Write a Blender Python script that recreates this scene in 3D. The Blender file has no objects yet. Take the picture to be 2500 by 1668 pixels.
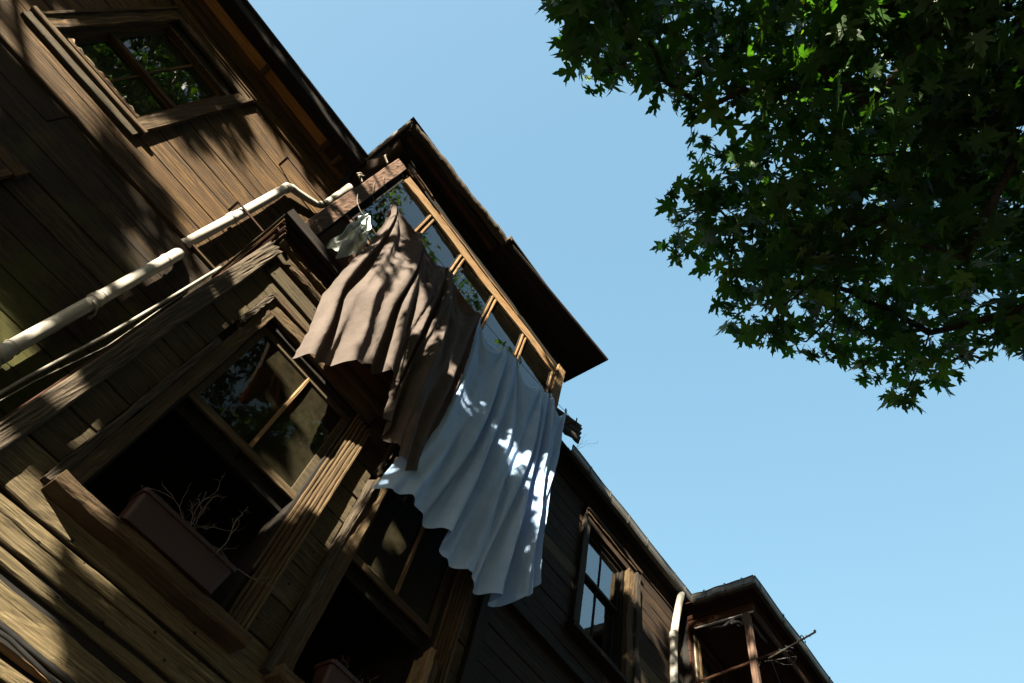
import bpy, bmesh, math, random
from mathutils import Vector, Matrix
R = random.Random(11)
S = bpy.context.scene
# ------------------------------------------------------------------ camera
# world: X runs along the street, Y points at the row of houses, Z is up; the lens is the origin, 1.6 m above the street
cam_d = bpy.data.cameras.new('camera'); cam = bpy.data.objects.new('camera', cam_d); S.collection.objects.link(cam)
cam_d.sensor_width = 36; cam_d.lens = 22.66; cam_d.clip_start = 0.05; cam_d.clip_end = 4000
_r = Vector((0.58830138, -0.78693603, 0.18609991)); _d = Vector((0.7556819, 0.4530987, -0.47291271)); _f = Vector((0.28783042, 0.41884753, 0.8612319))
cam.matrix_world = Matrix(((_r.x, -_d.x, -_f.x, 0), (_r.y, -_d.y, -_f.y, 0), (_r.z, -_d.z, -_f.z, 0), (0, 0, 0, 1)))
S.camera = cam
# ------------------------------------------------------------------ sky and sun
SUN = Vector((2.05, 1.0, -0.64)).normalized()          # the way the light travels
ELEV = math.asin(-SUN.z)
world = bpy.data.worlds.new('World'); S.world = world; world.use_nodes = True
wn = world.node_tree.nodes; wl = world.node_tree.links
bg = wn['Background']
sky = wn.new('ShaderNodeTexSky'); sky.sky_type = 'NISHITA'; sky.sun_disc = False
sky.sun_elevation = ELEV; sky.sun_rotation = math.atan2(-SUN.x, -SUN.y)
sky.air_density = 1.5; sky.dust_density = 3.0; sky.ozone_density = 2.0; sky.altitude = 0
gm = wn.new('ShaderNodeGamma'); gm.inputs[1].default_value = 0.33      # evens out the bright horizon, whole sky alike
hs = wn.new('ShaderNodeHueSaturation'); hs.inputs['Saturation'].default_value = 2.4; hs.inputs['Value'].default_value = 1.38; hs.inputs['Hue'].default_value = .492
wl.new(sky.outputs[0], gm.inputs[0]); wl.new(gm.outputs[0], hs.inputs['Color']); wl.new(hs.outputs[0], bg.inputs[0]); bg.inputs[1].default_value = 0.05
sun_d = bpy.data.lights.new('sun', 'SUN'); sun_d.energy = 5.0; sun_d.angle = math.radians(0.5); sun_d.color = (1.0, 0.88, 0.69)
sun = bpy.data.objects.new('sun', sun_d); S.collection.objects.link(sun)
sun.rotation_euler = SUN.to_track_quat('-Z', 'Y').to_euler()
S.view_settings.view_transform = 'Standard'; S.view_settings.look = 'None'; S.view_settings.gamma = 1
S.view_settings.exposure = 3.33
S.render.engine = 'CYCLES'
# ------------------------------------------------------------------ mesh helpers
C = S.collection
WP = {}                                               # world position of each object's origin
class MB:
    def __init__(s): s.v = []; s.f = []
    def add(s, vs, fs):
        o = len(s.v); s.v += [tuple(p) for p in vs]; s.f += [tuple(i + o for i in f) for f in fs]
    def box(s, x0, x1, y0, y1, z0, z1):
        s.add([(x0,y0,z0),(x1,y0,z0),(x1,y1,z0),(x0,y1,z0),(x0,y0,z1),(x1,y0,z1),(x1,y1,z1),(x0,y1,z1)],
              [(0,3,2,1),(4,5,6,7),(0,1,5,4),(1,2,6,5),(2,3,7,6),(3,0,4,7)])
    def tube(s, pts, r, n=8, cap=True):
        pts = [Vector(p) for p in pts]; rs = r if isinstance(r, (list, tuple)) else [r] * len(pts)
        up = None; vs = []; m = len(pts)
        for i, p in enumerate(pts):
            t = (pts[min(i+1, m-1)] - pts[max(i-1, 0)])
            if t.length < 1e-9: t = Vector((0, 0, 1))
            t.normalize()
            if up is None: up = t.orthogonal().normalized()
            up = (up - t * up.dot(t))
            if up.length < 1e-6: up = t.orthogonal()
            up.normalize(); b = t.cross(up)
            for k in range(n):
                a = 2 * math.pi * k / n; vs.append(p + (up * math.cos(a) + b * math.sin(a)) * rs[i])
        fs = []
        for i in range(m - 1):
            for k in range(n):
                fs.append((i*n+k, i*n+(k+1)%n, (i+1)*n+(k+1)%n, (i+1)*n+k))
        if cap: fs.append(tuple(range(n))[::-1]); fs.append(tuple((m-1)*n+k for k in range(n)))
        s.add(vs, fs)
    def prism(s, poly, axis, a0, a1):                 # polygon (two other axes in order) extruded along axis
        idx = [i for i in range(3) if i != axis]; n = len(poly); vs = []
        for a in (a0, a1):
            for p in poly:
                v = [0, 0, 0]; v[axis] = a; v[idx[0]] = p[0]; v[idx[1]] = p[1]; vs.append(v)
        s.add(vs, [tuple(range(n)), tuple(range(2*n-1, n-1, -1))] + [(i, (i+1)%n, n+(i+1)%n, n+i) for i in range(n)])
def props(o, label=None, cat=None, group=None, kind=None):
    for k, v in (('label', label), ('category', cat), ('group', group), ('kind', kind)):
        if v: o[k] = v
    return o
def build(name, mb, mat, parent=None, smooth=False, label=None, cat=None, group=None, kind=None, fix=True):
    vs = mb.v
    lo = [min(p[i] for p in vs) for i in range(3)]; hi = [max(p[i] for p in vs) for i in range(3)]
    c = Vector(((lo[0]+hi[0])/2, (lo[1]+hi[1])/2, (lo[2]+hi[2])/2))
    me = bpy.data.meshes.new(name); me.from_pydata([(p[0]-c.x, p[1]-c.y, p[2]-c.z) for p in vs], [], mb.f)
    if fix:
        bm = bmesh.new(); bm.from_mesh(me); bmesh.ops.recalc_face_normals(bm, faces=bm.faces); bm.to_mesh(me); bm.free()
    if smooth: me.polygons.foreach_set('use_smooth', [True] * len(me.polygons))
    me.materials.append(mat); me.update()
    o = bpy.data.objects.new(name, me); C.objects.link(o)
    o.location = c
    if parent is not None: o.parent = parent; o.location = c - WP[parent.name]
    WP[o.name] = c
    return props(o, label, cat, group, kind)
def thing(name, loc, label, cat, group=None):
    o = bpy.data.objects.new(name, None); C.objects.link(o); o.location = loc; o.empty_display_size = .2
    WP[o.name] = Vector(loc); return props(o, label, cat, group)
AX = {'x': 0, 'y': 1, 'z': 2}
def plank(name, parent, mat, axis, a0, a1, wax, w0, w1, nax, front, back, seg=6, wob=.003, jag0=0, jag1=0, cols=2, cham=.004, skew=0., depth=.0015, rr=None, **kw):
    """a board along axis; its width runs along wax, its face looks along nax at 'front'; uneven edges, optional broken ends"""
    r = rr or R
    A, W, N = AX[axis], AX[wax], AX[nax]; sg = 1 if back > front else -1
    ph = [r.uniform(0, 6.28) for _ in range(8)]; L = a1 - a0; k = 6.28 / max(L, .3)
    wd = w1 - w0; ch = min(cham, wd * .25)
    ws = [(0, 'b')] + [(0, 'c')] + [(ch + (wd - 2*ch) * j / (cols + 1), 'f') for j in range(cols + 2)] + [(wd, 'c'), (wd, 'b')]
    ja0 = [r.uniform(0, 1) for _ in ws]; ja1 = [r.uniform(0, 1) for _ in ws]
    vs = []; n = len(ws)
    for i in range(seg + 1):
        t = i / seg
        e0 = wob * (math.sin(k*2*t*L + ph[0]) + .7*math.sin(k*5.3*t*L + ph[1]) + r.uniform(-.6, .6))
        e1 = wob * (math.sin(k*2.3*t*L + ph[2]) + .7*math.sin(k*4.7*t*L + ph[3]) + r.uniform(-.6, .6))
        nn = depth * 1.5 * math.sin(k*1.7*t*L + ph[4])
        for j, (w, kind) in enumerate(ws):
            p = [0, 0, 0]
            a = a0 + L * t
            if i == 0: a += jag0 * ja0[j]
            if i == seg: a -= jag1 * ja1[j]
            ww = w0 + w + (e0 * (1 - w/wd) + e1 * (w/wd)) + skew * (t - .5)
            if kind == 'b': q = back
            elif kind == 'c': q = front + sg * (ch + nn)
            else: q = front + sg * (nn + r.uniform(-depth, depth))
            p[A] = a; p[W] = ww; p[N] = q; vs.append(p)
    fs = []
    for i in range(seg):
        for j in range(n):
            fs.append((i*n+j, i*n+(j+1)%n, (i+1)*n+(j+1)%n, (i+1)*n+j))
    fs.append(tuple(range(n))); fs.append(tuple(seg*n + j for j in range(n))[::-1])
    mb = MB(); mb.add(vs, fs)
    return build(name, mb, mat, parent, **kw)
# ------------------------------------------------------------------ materials
def newmat(name):
    m = bpy.data.materials.new(name); m.use_nodes = True; nt = m.node_tree
    return m, nt, nt.nodes, nt.links, nt.nodes['Principled BSDF']
def mathn(nt, op, a, b=None, clamp=False):
    n = nt.nodes.new('ShaderNodeMath'); n.operation = op; n.use_clamp = clamp
    for i, x in enumerate((a, b)):
        if x is None: continue
        if isinstance(x, (int, float)): n.inputs[i].default_value = x
        else: nt.links.new(x, n.inputs[i])
    return n.outputs[0]
def mix(nt, fac, a, b, mode='MIX'):
    n = nt.nodes.new('ShaderNodeMix'); n.data_type = 'RGBA'; n.blend_type = mode
    for i, x in ((0, fac), (6, a), (7, b)):
        if isinstance(x, (int, float)): n.inputs[i].default_value = x
        elif isinstance(x, tuple): n.inputs[i].default_value = (*x, 1)
        else: nt.links.new(x, n.inputs[i])
    return n.outputs[2]
def ramp(nt, fac, stops):
    n = nt.nodes.new('ShaderNodeValToRGB'); e = n.color_ramp.elements
    while len(e) < len(stops): e.new(.5)
    for i, (p, c) in enumerate(stops):
        e[i].position = p; e[i].color = (*(c if isinstance(c, tuple) else (c, c, c)), 1)
    nt.links.new(fac, n.inputs[0]); return n.outputs[0]
def coords(nt, scale, rand=41.0):
    tc = nt.nodes.new('ShaderNodeTexCoord'); oi = nt.nodes.new('ShaderNodeObjectInfo')
    ad = nt.nodes.new('ShaderNodeVectorMath'); ad.operation = 'MULTIPLY_ADD'
    cx = nt.nodes.new('ShaderNodeCombineXYZ')
    nt.links.new(oi.outputs['Random'], cx.inputs[0]); nt.links.new(oi.outputs['Random'], cx.inputs[1]); nt.links.new(oi.outputs['Random'], cx.inputs[2])
    ad.inputs[1].default_value = (rand, rand * 1.7, rand * .6)
    nt.links.new(cx.outputs[0], ad.inputs[0]); nt.links.new(tc.outputs['Object'], ad.inputs[2])
    mp = nt.nodes.new('ShaderNodeVectorMath'); mp.operation = 'MULTIPLY'; mp.inputs[1].default_value = scale
    nt.links.new(ad.outputs[0], mp.inputs[0])
    return ad.outputs[0], mp.outputs[0], oi.outputs['Random']
def noise(nt, vec, scale, detail=4, rough=.6, dist=0.):
    n = nt.nodes.new('ShaderNodeTexNoise'); n.inputs['Scale'].default_value = scale; n.inputs['Detail'].default_value = detail
    n.inputs['Roughness'].default_value = rough; n.inputs['Distortion'].default_value = dist
    nt.links.new(vec, n.inputs['Vector']); return n.outputs['Fac']
def scaled(nt, vec, s):
    mp = nt.nodes.new('ShaderNodeVectorMath'); mp.operation = 'MULTIPLY'; mp.inputs[1].default_value = s
    nt.links.new(vec, mp.inputs[0]); return mp.outputs[0]
def bump(nt, b, height, strength, dist):
    n = nt.nodes.new('ShaderNodeBump'); n.inputs['Strength'].default_value = strength; n.inputs['Distance'].default_value = dist
    nt.links.new(height, n.inputs['Height']); nt.links.new(n.outputs[0], b.inputs['Normal'])
def wood(name, axis, dark, mid, light, patch=None, patch_amt=.5, rough=.85, relief=1.0, holes=True, moss=None, var=.45, paint=None, grain=52, along=1.7, hole=.045, warp=3.):
    m, nt, N, L, b = newmat(name)
    sc = [grain] * 3; sc[AX[axis]] = along
    raw, mp, rnd = coords(nt, tuple(sc))
    lo = noise(nt, scaled(nt, raw, tuple(1.2 if i == AX[axis] else 3.5 for i in range(3))), 1.3, 3, .55)
    # rings that wander round knots: warp the grain with a slow noise
    wv = nt.nodes.new('ShaderNodeVectorMath'); wv.operation = 'MULTIPLY_ADD'
    cx = nt.nodes.new('ShaderNodeCombineXYZ')
    for i in range(3):
        if i != AX[axis]: L.new(lo, cx.inputs[i])
    wv.inputs[1].default_value = (warp, warp, warp); L.new(cx.outputs[0], wv.inputs[0]); L.new(mp, wv.inputs[2])
    g = noise(nt, wv.outputs[0], 1.0, 8, .7, .15)
    fine = noise(nt, scaled(nt, mp, tuple(1.3 if i == AX[axis] else 4.5 for i in range(3))), 1.0, 3, .6)
    col = ramp(nt, g, [(.3, dark), (.47, mid), (.66, light)])
    if patch:
        col = mix(nt, mathn(nt, 'MULTIPLY', ramp(nt, lo, [(.42, 0.), (.66, 1.)]), patch_amt), col, patch)
    col = mix(nt, .55, col, ramp(nt, fine, [(.3, .45), (.62, 1.)]), 'MULTIPLY')
    # cracks
    ck = noise(nt, scaled(nt, mp, tuple(.55 if i == AX[axis] else 1.6 for i in range(3))), 1.0, 6, .75)
    ckm = ramp(nt, ck, [(.37, 0.), (.42, 1.)])
    col = mix(nt, .75, col, ckm, 'MULTIPLY')
    h = mathn(nt, 'ADD', mathn(nt, 'MULTIPLY', g, .6), mathn(nt, 'ADD', mathn(nt, 'MULTIPLY', fine, .35), mathn(nt, 'MULTIPLY', ckm, .5)))
    if holes:
        v = nt.nodes.new('ShaderNodeTexVoronoi'); v.inputs['Scale'].default_value = 9.0; L.new(raw, v.inputs['Vector'])
        hm = ramp(nt, v.outputs['Distance'], [(hole, 0.), (hole + .03, 1.)])
        col = mix(nt, .9, col, hm, 'MULTIPLY'); h = mathn(nt, 'ADD', h, mathn(nt, 'MULTIPLY', hm, .5))
    if paint:
        pm = ramp(nt, noise(nt, scaled(nt, raw, tuple(1. if i == AX[axis] else 2.5 for i in range(3))), 4.5, 6, .7), [(paint[1] - .04, 0.), (paint[1] + .04, 1.)])
        col = mix(nt, pm, col, paint[0]); h = mathn(nt, 'ADD', h, mathn(nt, 'MULTIPLY', pm, .25))
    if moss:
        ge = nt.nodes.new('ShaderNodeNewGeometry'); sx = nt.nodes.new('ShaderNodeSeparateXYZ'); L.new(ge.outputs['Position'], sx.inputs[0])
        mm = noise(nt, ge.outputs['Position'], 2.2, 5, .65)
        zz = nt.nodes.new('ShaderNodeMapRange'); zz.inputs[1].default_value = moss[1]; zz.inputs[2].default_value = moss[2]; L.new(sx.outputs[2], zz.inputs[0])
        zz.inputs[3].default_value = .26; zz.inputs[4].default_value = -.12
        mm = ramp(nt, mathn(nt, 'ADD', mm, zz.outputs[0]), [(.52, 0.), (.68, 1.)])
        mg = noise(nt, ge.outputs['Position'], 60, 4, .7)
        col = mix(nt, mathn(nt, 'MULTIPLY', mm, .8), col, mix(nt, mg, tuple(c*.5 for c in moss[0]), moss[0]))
    vb = mathn(nt, 'ADD', mathn(nt, 'MULTIPLY', rnd, var), 1 - var * .6)
    col = mix(nt, 1.0, col, vb, 'MULTIPLY')
    L.new(col, b.inputs['Base Color']); b.inputs['Roughness'].default_value = rough; b.inputs['Specular IOR Level'].default_value = .18
    bump(nt, b, h, .75 * relief, .008)
    return m
def plain(name, col, rough=.6, metal=0., spec=.3, spots=None, nscale=14, relief=.25, col2=None):
    m, nt, N, L, b = newmat(name)
    raw, mp, rnd = coords(nt, (1, 1, 1))
    n = noise(nt, raw, nscale, 6, .65)
    c = mix(nt, ramp(nt, n, [(.35, 0.), (.68, 1.)]), col2 or tuple(x * .62 for x in col), col)
    if spots:
        s = noise(nt, raw, nscale * .45, 7, .75); c = mix(nt, ramp(nt, s, [(spots[1], 0.), (spots[1] + .09, 1.)]), c, spots[0])
    L.new(c, b.inputs['Base Color']); b.inputs['Roughness'].default_value = rough; b.inputs['Metallic'].default_value = metal
    b.inputs['Specular IOR Level'].default_value = spec
    bump(nt, b, n, relief, .004)
    return m
def glass(name, tint=(.55, .62, .6), dust=.06, dust_col=(.32, .3, .2), ior=1.55):
    m, nt, N, L, b = newmat(name); N.remove(b)
    out = N['Material Output']
    raw, mp, rnd = coords(nt, (1, 1, 1))
    tr = N.new('ShaderNodeBsdfTransparent'); tr.inputs[0].default_value = (*tint, 1)
    gl = N.new('ShaderNodeBsdfGlossy'); gl.inputs['Roughness'].default_value = .0; gl.inputs[0].default_value = (.95, .97, 1, 1)
    bp = N.new('ShaderNodeBump'); bp.inputs['Strength'].default_value = .06; bp.inputs['Distance'].default_value = .01
    L.new(noise(nt, raw, 3.5, 2, .5), bp.inputs['Height']); L.new(bp.outputs[0], gl.inputs['Normal'])
    fr = N.new('ShaderNodeFresnel'); fr.inputs[0].default_value = ior
    mx = N.new('ShaderNodeMixShader'); L.new(fr.outputs[0], mx.inputs[0]); L.new(tr.outputs[0], mx.inputs[1]); L.new(gl.outputs[0], mx.inputs[2])
    df = N.new('ShaderNodeBsdfDiffuse'); df.inputs[0].default_value = (*dust_col, 1)
    dn = mathn(nt, 'MULTIPLY', ramp(nt, noise(nt, raw, 7, 8, .75), [(.3, .25), (.75, 1.)]), dust)
    m2 = N.new('ShaderNodeMixShader'); L.new(dn, m2.inputs[0]); L.new(mx.outputs[0], m2.inputs[1]); L.new(df.outputs[0], m2.inputs[2])
    L.new(m2.outputs[0], out.inputs[0]); return m
def cloth_mat(name, col, trans_col, trans=.3, weave=260, col2=None):
    m, nt, N, L, b = newmat(name); out = N['Material Output']
    raw, mp, rnd = coords(nt, (1, 1, 1))
    n = noise(nt, raw, 3.0, 6, .65); w = noise(nt, scaled(nt, raw, (1, 1, .35)), 26, 5, .62, .8)
    c = mix(nt, ramp(nt, n, [(.35, 0.), (.65, 1.)]), col2 or tuple(x * .78 for x in col), col)
    L.new(c, b.inputs['Base Color']); b.inputs['Roughness'].default_value = .92; b.inputs['Specular IOR Level'].default_value = .08
    bp = N.new('ShaderNodeBump'); bp.inputs['Strength'].default_value = .38; bp.inputs['Distance'].default_value = .02
    L.new(w, bp.inputs['Height']); L.new(bp.outputs[0], b.inputs['Normal'])
    t = N.new('ShaderNodeBsdfTranslucent'); t.inputs[0].default_value = (*trans_col, 1); L.new(bp.outputs[0], t.inputs['Normal'])
    mx = N.new('ShaderNodeMixShader'); mx.inputs[0].default_value = trans; L.new(b.outputs[0], mx.inputs[1]); L.new(t.outputs[0], mx.inputs[2])
    L.new(mx.outputs[0], out.inputs[0]); return m
M = {}
MOSS = (.0324, .03402, .00387)
for a in 'xyz':
    M['h1' + a] = wood('weathered brown timber ' + a, a, (.00178, .00107, .00053), (.02309, .01288, .00444), (.12432, .06926, .01954), (.04884, .02575, .00755), .55)
    M['h2' + a] = wood('weathered grey-brown timber ' + a, a, (.00684, .0051, .0028), (.03112, .02396, .01213), (.06535, .05228, .02925), (.03859, .02863, .01369), .45, grain=110, along=2.0, hole=.08, warp=1.4)  # darkened as a whole so the middle front reads as shaded
    M['old' + a] = wood('grey silvered beam timber ' + a, a, (.00302, .00226, .00151), (.02717, .02038, .01321), (.07548, .05887, .03774), (.02491, .01887, .01245), .45, relief=1.5, holes=False, grain=75, along=2.)
    M['dark' + a] = wood('shade-dark timber ' + a, a, (.00163, .00126, .00081), (.0057, .00407, .00244), (.01221, .00858, .00488), (.00407, .00289, .00207), .5)  # near-black: shade under eaves and cornice is put into its colour
    M['rust' + a] = wood('red-brown painted timber ' + a, a, (.00814, .00289, .00126), (.02442, .00814, .00348), (.0387, .01428, .00614), (.01835, .00814, .00407), .5, holes=False)
    M['pale' + a] = wood('bare tan timber ' + a, a, (.037, .02072, .00814), (.111, .07104, .03404), (.148, .10212, .05328), (.1221, .06068, .02072), .6, relief=.6, holes=False)
    M['pink' + a] = wood('faded mauve-brown painted timber ' + a, a, (.02072, .0111, .00703), (.0666, .03996, .02738), (.0925, .0592, .04218), (.0481, .0296, .02072), .5, relief=.7, holes=False)
    M['jamb' + a] = wood('sun-bleached brown moulding ' + a, a, (.00994, .00568, .00249), (.03907, .02486, .0103), (.08525, .06038, .02984), (.03552, .01776, .00746), .5, relief=.9, holes=False, grain=100, along=2.0, warp=1.6)
M['bare'] = wood('lit-tone bare board', 'x', (.01416, .01056, .0058), (.06438, .04957, .0251), (.1352, .10816, .06052), (.07984, .05923, .02833), .45, grain=110, along=2.0, hole=.08, warp=1.4)  # bare weathered boards; brighter copy of the front's wood stands in for full sun
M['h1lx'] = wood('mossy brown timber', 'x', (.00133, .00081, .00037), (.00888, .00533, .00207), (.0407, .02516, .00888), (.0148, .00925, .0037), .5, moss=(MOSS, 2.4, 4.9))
M['amberlit'] = wood('amber soffit board', 'x', (.1036, .0407, .00888), (.222, .0962, .0222), (.2812, .1332, .037), (.148, .0592, .0148), .5, relief=.3, holes=False)  # strong amber stands in for sunlight bounced up under the eaves
M['amberlit2'] = wood('brown-amber soffit board', 'x', (.0222, .00888, .00222), (.074, .03478, .00888), (.1184, .0592, .01628), (.0518, .0222, .00592), .5, relief=.4, holes=False)  # weaker amber, bounced sunlight put into the colour here too
M['h3x'] = wood('dark brown clapboard', 'x', (.00118, .00074, .00044), (.00629, .0037, .0017), (.0333, .0185, .00703), (.01628, .0074, .00259), .5)
M['h3z'] = wood('dark brown casing timber', 'z', (.00326, .00244, .00163), (.01221, .00918, .00614), (.02849, .02139, .01428), (.01221, .01021, .00918), .5)
M['newx'] = wood('newer tan board', 'x', (.02035, .01428, .0071), (.0407, .03056, .01628), (.05498, .04277, .02442), relief=.5)
M['dado'] = wood('smooth sienna panel', 'x', (.02442, .01021, .00407), (.04477, .02035, .00858), (.05905, .03056, .01428), relief=.3, holes=False)
M['back'] = plain('shade-black back boarding', (.00308, .00254, .002), .95, relief=.1)  # near-black colour holds the shade in board gaps and bay room
M['room'] = plain('dim room plaster', (.03465, .02772, .01848), .95, relief=.1)
M['pvc'] = plain('off-white drain plastic', (.2618, .2541, .22715), .4, spec=.4, spots=((.1155, .1001, .06545), .68), nscale=9, relief=.08, col2=(.231, .21945, .18865))
M['cable'] = plain('white cable sheath', (.17787, .17025, .14738), .5, col2=(.12705, .11943, .09656))
M['bcable'] = plain('grey-black cable sheath', (.01271, .01271, .01217), .45)
M['iron'] = plain('rusted iron', (.03303, .01147, .00562), .85, .3, col2=(.01271, .00508, .00308), relief=.5)
M['zinc'] = plain('weathered zinc sheet', (.07623, .07369, .06607), .5, .55, spots=((.04066, .03557, .02795), .55), nscale=7)
M['roof'] = plain('dark roofing felt', (.00762, .00662, .00562), .95, relief=.6)
M['terra'] = plain('brick-red planter plastic', (.0194, .00452, .00216), .6, col2=(.01078, .0028, .00151))
M['soil'] = plain('dry soil', (.01525, .01147, .00762), .95)
M['twig'] = plain('grey dry twig', (.07623, .06352, .04828), .9, nscale=40, col2=(.03557, .02795, .02033))
M['straw'] = plain('dry curled stems', (.08639, .04828, .01779), .9, nscale=40)
M['felt'] = plain('brown hanging felt', (.03557, .02164, .01147), .95, nscale=9, relief=.9, col2=(.01271, .00762, .00454))
M['tarp'] = plain('cream tarpaulin edge', (.15246, .13975, .11689), .8, nscale=6, col2=(.12197, .10672, .08385))
M['blind'] = plain('tan roller blind', (.26, .2, .12), .9, nscale=3, col2=(.235, .18, .11), relief=.05)
M['curtain'] = plain('dull grey-green curtain', (.07623, .07877, .06098), .95, nscale=4)
M['bottle'] = plain('pale blue plastic', (.08894, .15754, .19057), .35, spec=.5, nscale=3, relief=.02)
M['green'] = plain('green plastic', (.01271, .10164, .04066), .4)
M['peg'] = plain('dark plastic', (.00762, .00762, .00893), .5)
M['cord'] = plain('pale string', (.10164, .09148, .07115), .9)
M['alu'] = plain('dull aluminium', (.13975, .13213, .11689), .4, .7, col2=(.10164, .09402, .07877))
M['bracket'] = plain('grey painted fretwork', (.04066, .03812, .0432), .8)
M['street'] = plain('stone paving', (.02164, .02033, .01779), .9, nscale=5, relief=.6)
M['glass'] = glass('old window glass')
M['glass_dusty'] = glass('dusty window glass', (.4, .39, .32), .2, (.07, .062, .038), ior=1.28)
M['glass_blue'] = glass('clean window glass', (.5, .55, .6), .01, ior=3.0)
M['glass_bay'] = glass('bay window glass', (.45, .52, .52), .006, ior=1.8)
M['bark'] = wood('mottled plane bark', 'z', (.01021, .00814, .00614), (.02849, .02338, .01732), (.06105, .05291, .0387), (.0407, .0387, .02649), .7, holes=False)
# ------------------------------------------------------------------ the street
g = MB(); g.add([(-600, -600, -1.6), (600, -600, -1.6), (600, 600, -1.6), (-600, 600, -1.6)], [(0, 1, 2, 3)])
build('street', g, M['street'], kind='structure', fix=False)
# ------------------------------------------------------------------ house helpers
def slab_with_holes(mb, x0, x1, y0, y1, z0, z1, holes):
    """backing wall in the XZ plane with rectangular openings"""
    zs = sorted({z0, z1, *[h[2] for h in holes], *[h[3] for h in holes]})
    for za, zb in zip(zs, zs[1:]):
        if za < z0 or zb > z1: continue
        cuts = sorted([(h[0], h[1]) for h in holes if h[2] <= za + 1e-6 and h[3] >= zb - 1e-6]); x = x0
        for a, b in cuts:
            if a > x: mb.box(x, a, y0, y1, za, zb)
            x = b
        if x < x1: mb.box(x, x1, y0, y1, za, zb)
def room(parent, x0, x1, y0, y1, z0, z1, mat='room'):
    mb = MB(); t = .04
    mb.box(x0 - t, x0, y0, y1, z0, z1); mb.box(x1, x1 + t, y0, y1, z0, z1)
    mb.box(x0 - t, x1 + t, y1, y1 + t, z0 - t, z1 + t); mb.box(x0, x1, y0, y1 - .002, z0 - t, z0); mb.box(x0, x1, y0, y1 - .002, z1, z1 + t)
    return build('interior', mb, M[mat], parent)
def board_rows(wall, mat, yf, x0, x1, rows, holes, thick=.03, gap=.006, wob=.0025, seglen=.45, maxlen=3.4, jog=.004, light=None, alt=None):
    """rows: list of (z0, z1); holes: (x0, x1, z0, z1) left free for the casings"""
    for ri, (za, zb) in enumerate(rows):
        spans = [(x0, x1)]
        for h in holes:
            if h[2] < zb - .02 and h[3] > za + .02:
                ns = []
                for a, b in spans:
                    if h[0] > a and h[0] < b: ns.append((a, h[0]))
                    if h[1] < b and h[1] > a: ns.append((h[1], b))
                    if not (h[0] < b and h[1] > a): ns.append((a, b))
                spans = ns
        for a, b in spans:
            x = a
            while x < b - .01:
                e = b if b - x < maxlen else x + R.uniform(maxlen * .45, maxlen)
                if b - e < .3: e = b
                q = R.uniform(-jog, jog)
                m = light if light and (alt and alt(ri, x)) else mat
                plank('board', wall, M[m], 'x', x + .001, e - .002, 'z', za + gap * R.uniform(.2, 1), zb - gap * R.uniform(.2, 1), 'y', yf + q, yf + thick,
                      seg=max(3, int((e - x) / seglen)), wob=wob, skew=R.uniform(-.004, .004), jag0=.006, jag1=.006)
                x = e
def pane(win, x0, x1, y, z0, z1, mat):
    mb = MB(); mb.box(x0, x1, y, y + .004, z0, z1); return build('pane', mb, M[mat], win)
def rows(z0, z1, pitch, jit=.02):
    out = []; z = z1
    while z > z0 + .05:
        n = max(z0, z - pitch - R.uniform(-jit, jit)); out.append((n, z)); z = n
    return out
# ================================================================== left house
H1 = thing('timber_house', (-3.5, 4.6, -1.6), 'weathered brown timber house at the left edge with a four-paned dark window and white downpipe', 'house')
W1o = (-2.93, -1.95, 5.74, 7.3); W1c = (-3.06, -1.84, 5.58, 7.58)
L1o = (-3.0, -1.86, 2.3, 4.02); L1c = (-3.14, -1.73, 2.2, 4.16)
mb = MB(); slab_with_holes(mb, -7.5, -.22, 4.435, 4.7, -1.6, 4.93, [L1o])
slab_with_holes(mb, -7.5, -.22, 4.535, 4.72, 4.93, 8.02, [W1o])
mb.box(-7.5, -7.3, 4.72, 9, -1.6, 8.02); mb.box(-.42, -.22, 4.72, 9, -1.6, 8.02)
w = build('wall', mb, M['back'], H1)
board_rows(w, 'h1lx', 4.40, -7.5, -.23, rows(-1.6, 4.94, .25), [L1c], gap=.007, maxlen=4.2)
board_rows(w, 'h1x', 4.50, -7.5, -.23, rows(4.95, 7.62, .262, .03), [W1c], gap=.006, maxlen=4.2)
plank('ledge', H1, M['jambx'], 'x', -7.5, -.23, 'y', 4.372, 4.5, 'z', 4.952, 4.975, seg=22, wob=.003)
# frieze boards under the eaves
plank('frieze_board', H1, M['h1x'], 'x', -7.5, -.3, 'z', 7.63, 7.80, 'y', 4.465, 4.53, seg=16, wob=.003)
plank('frieze_board', H1, M['h1x'], 'x', -7.5, -.26, 'z', 7.81, 7.99, 'y', 4.44, 4.53, seg=16, wob=.003)
plank('frieze_moulding', H1, M['h1x'], 'x', -7.5, -.34, 'z', 7.785, 7.82, 'y', 4.425, 4.465, seg=16, wob=.002)
# eaves: boards of the soffit, cross battens, fascia and roof
sof = plank('soffit', H1, M['amberlit2'], 'x', -7.5, -.5, 'y', 4.365, 4.5, 'z', 8.0, 8.03, seg=12)
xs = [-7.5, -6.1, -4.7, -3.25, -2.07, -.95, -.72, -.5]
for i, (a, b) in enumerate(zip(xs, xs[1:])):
    plank('soffit_board', sof, M['amberlit' if i < 5 else 'rustx'], 'x', a + .03, b - .03, 'y', 4.215, 4.358, 'z', 8.012 + R.uniform(-.004, .004), 8.035, seg=5)
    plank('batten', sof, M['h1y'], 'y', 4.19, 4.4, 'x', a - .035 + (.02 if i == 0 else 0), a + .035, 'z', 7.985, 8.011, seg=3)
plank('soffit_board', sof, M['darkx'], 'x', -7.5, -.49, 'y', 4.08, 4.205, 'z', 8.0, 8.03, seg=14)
plank('fascia', H1, M['darkx'], 'x', -7.5, -.48, 'z', 7.96, 8.14, 'y', 4.0, 4.075, seg=18, wob=.006, cham=.012)
plank('end_board', H1, M['darky'], 'y', 4.02, 4.55, 'z', 7.99, 8.16, 'x', -.475, -.495, seg=4)
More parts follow.
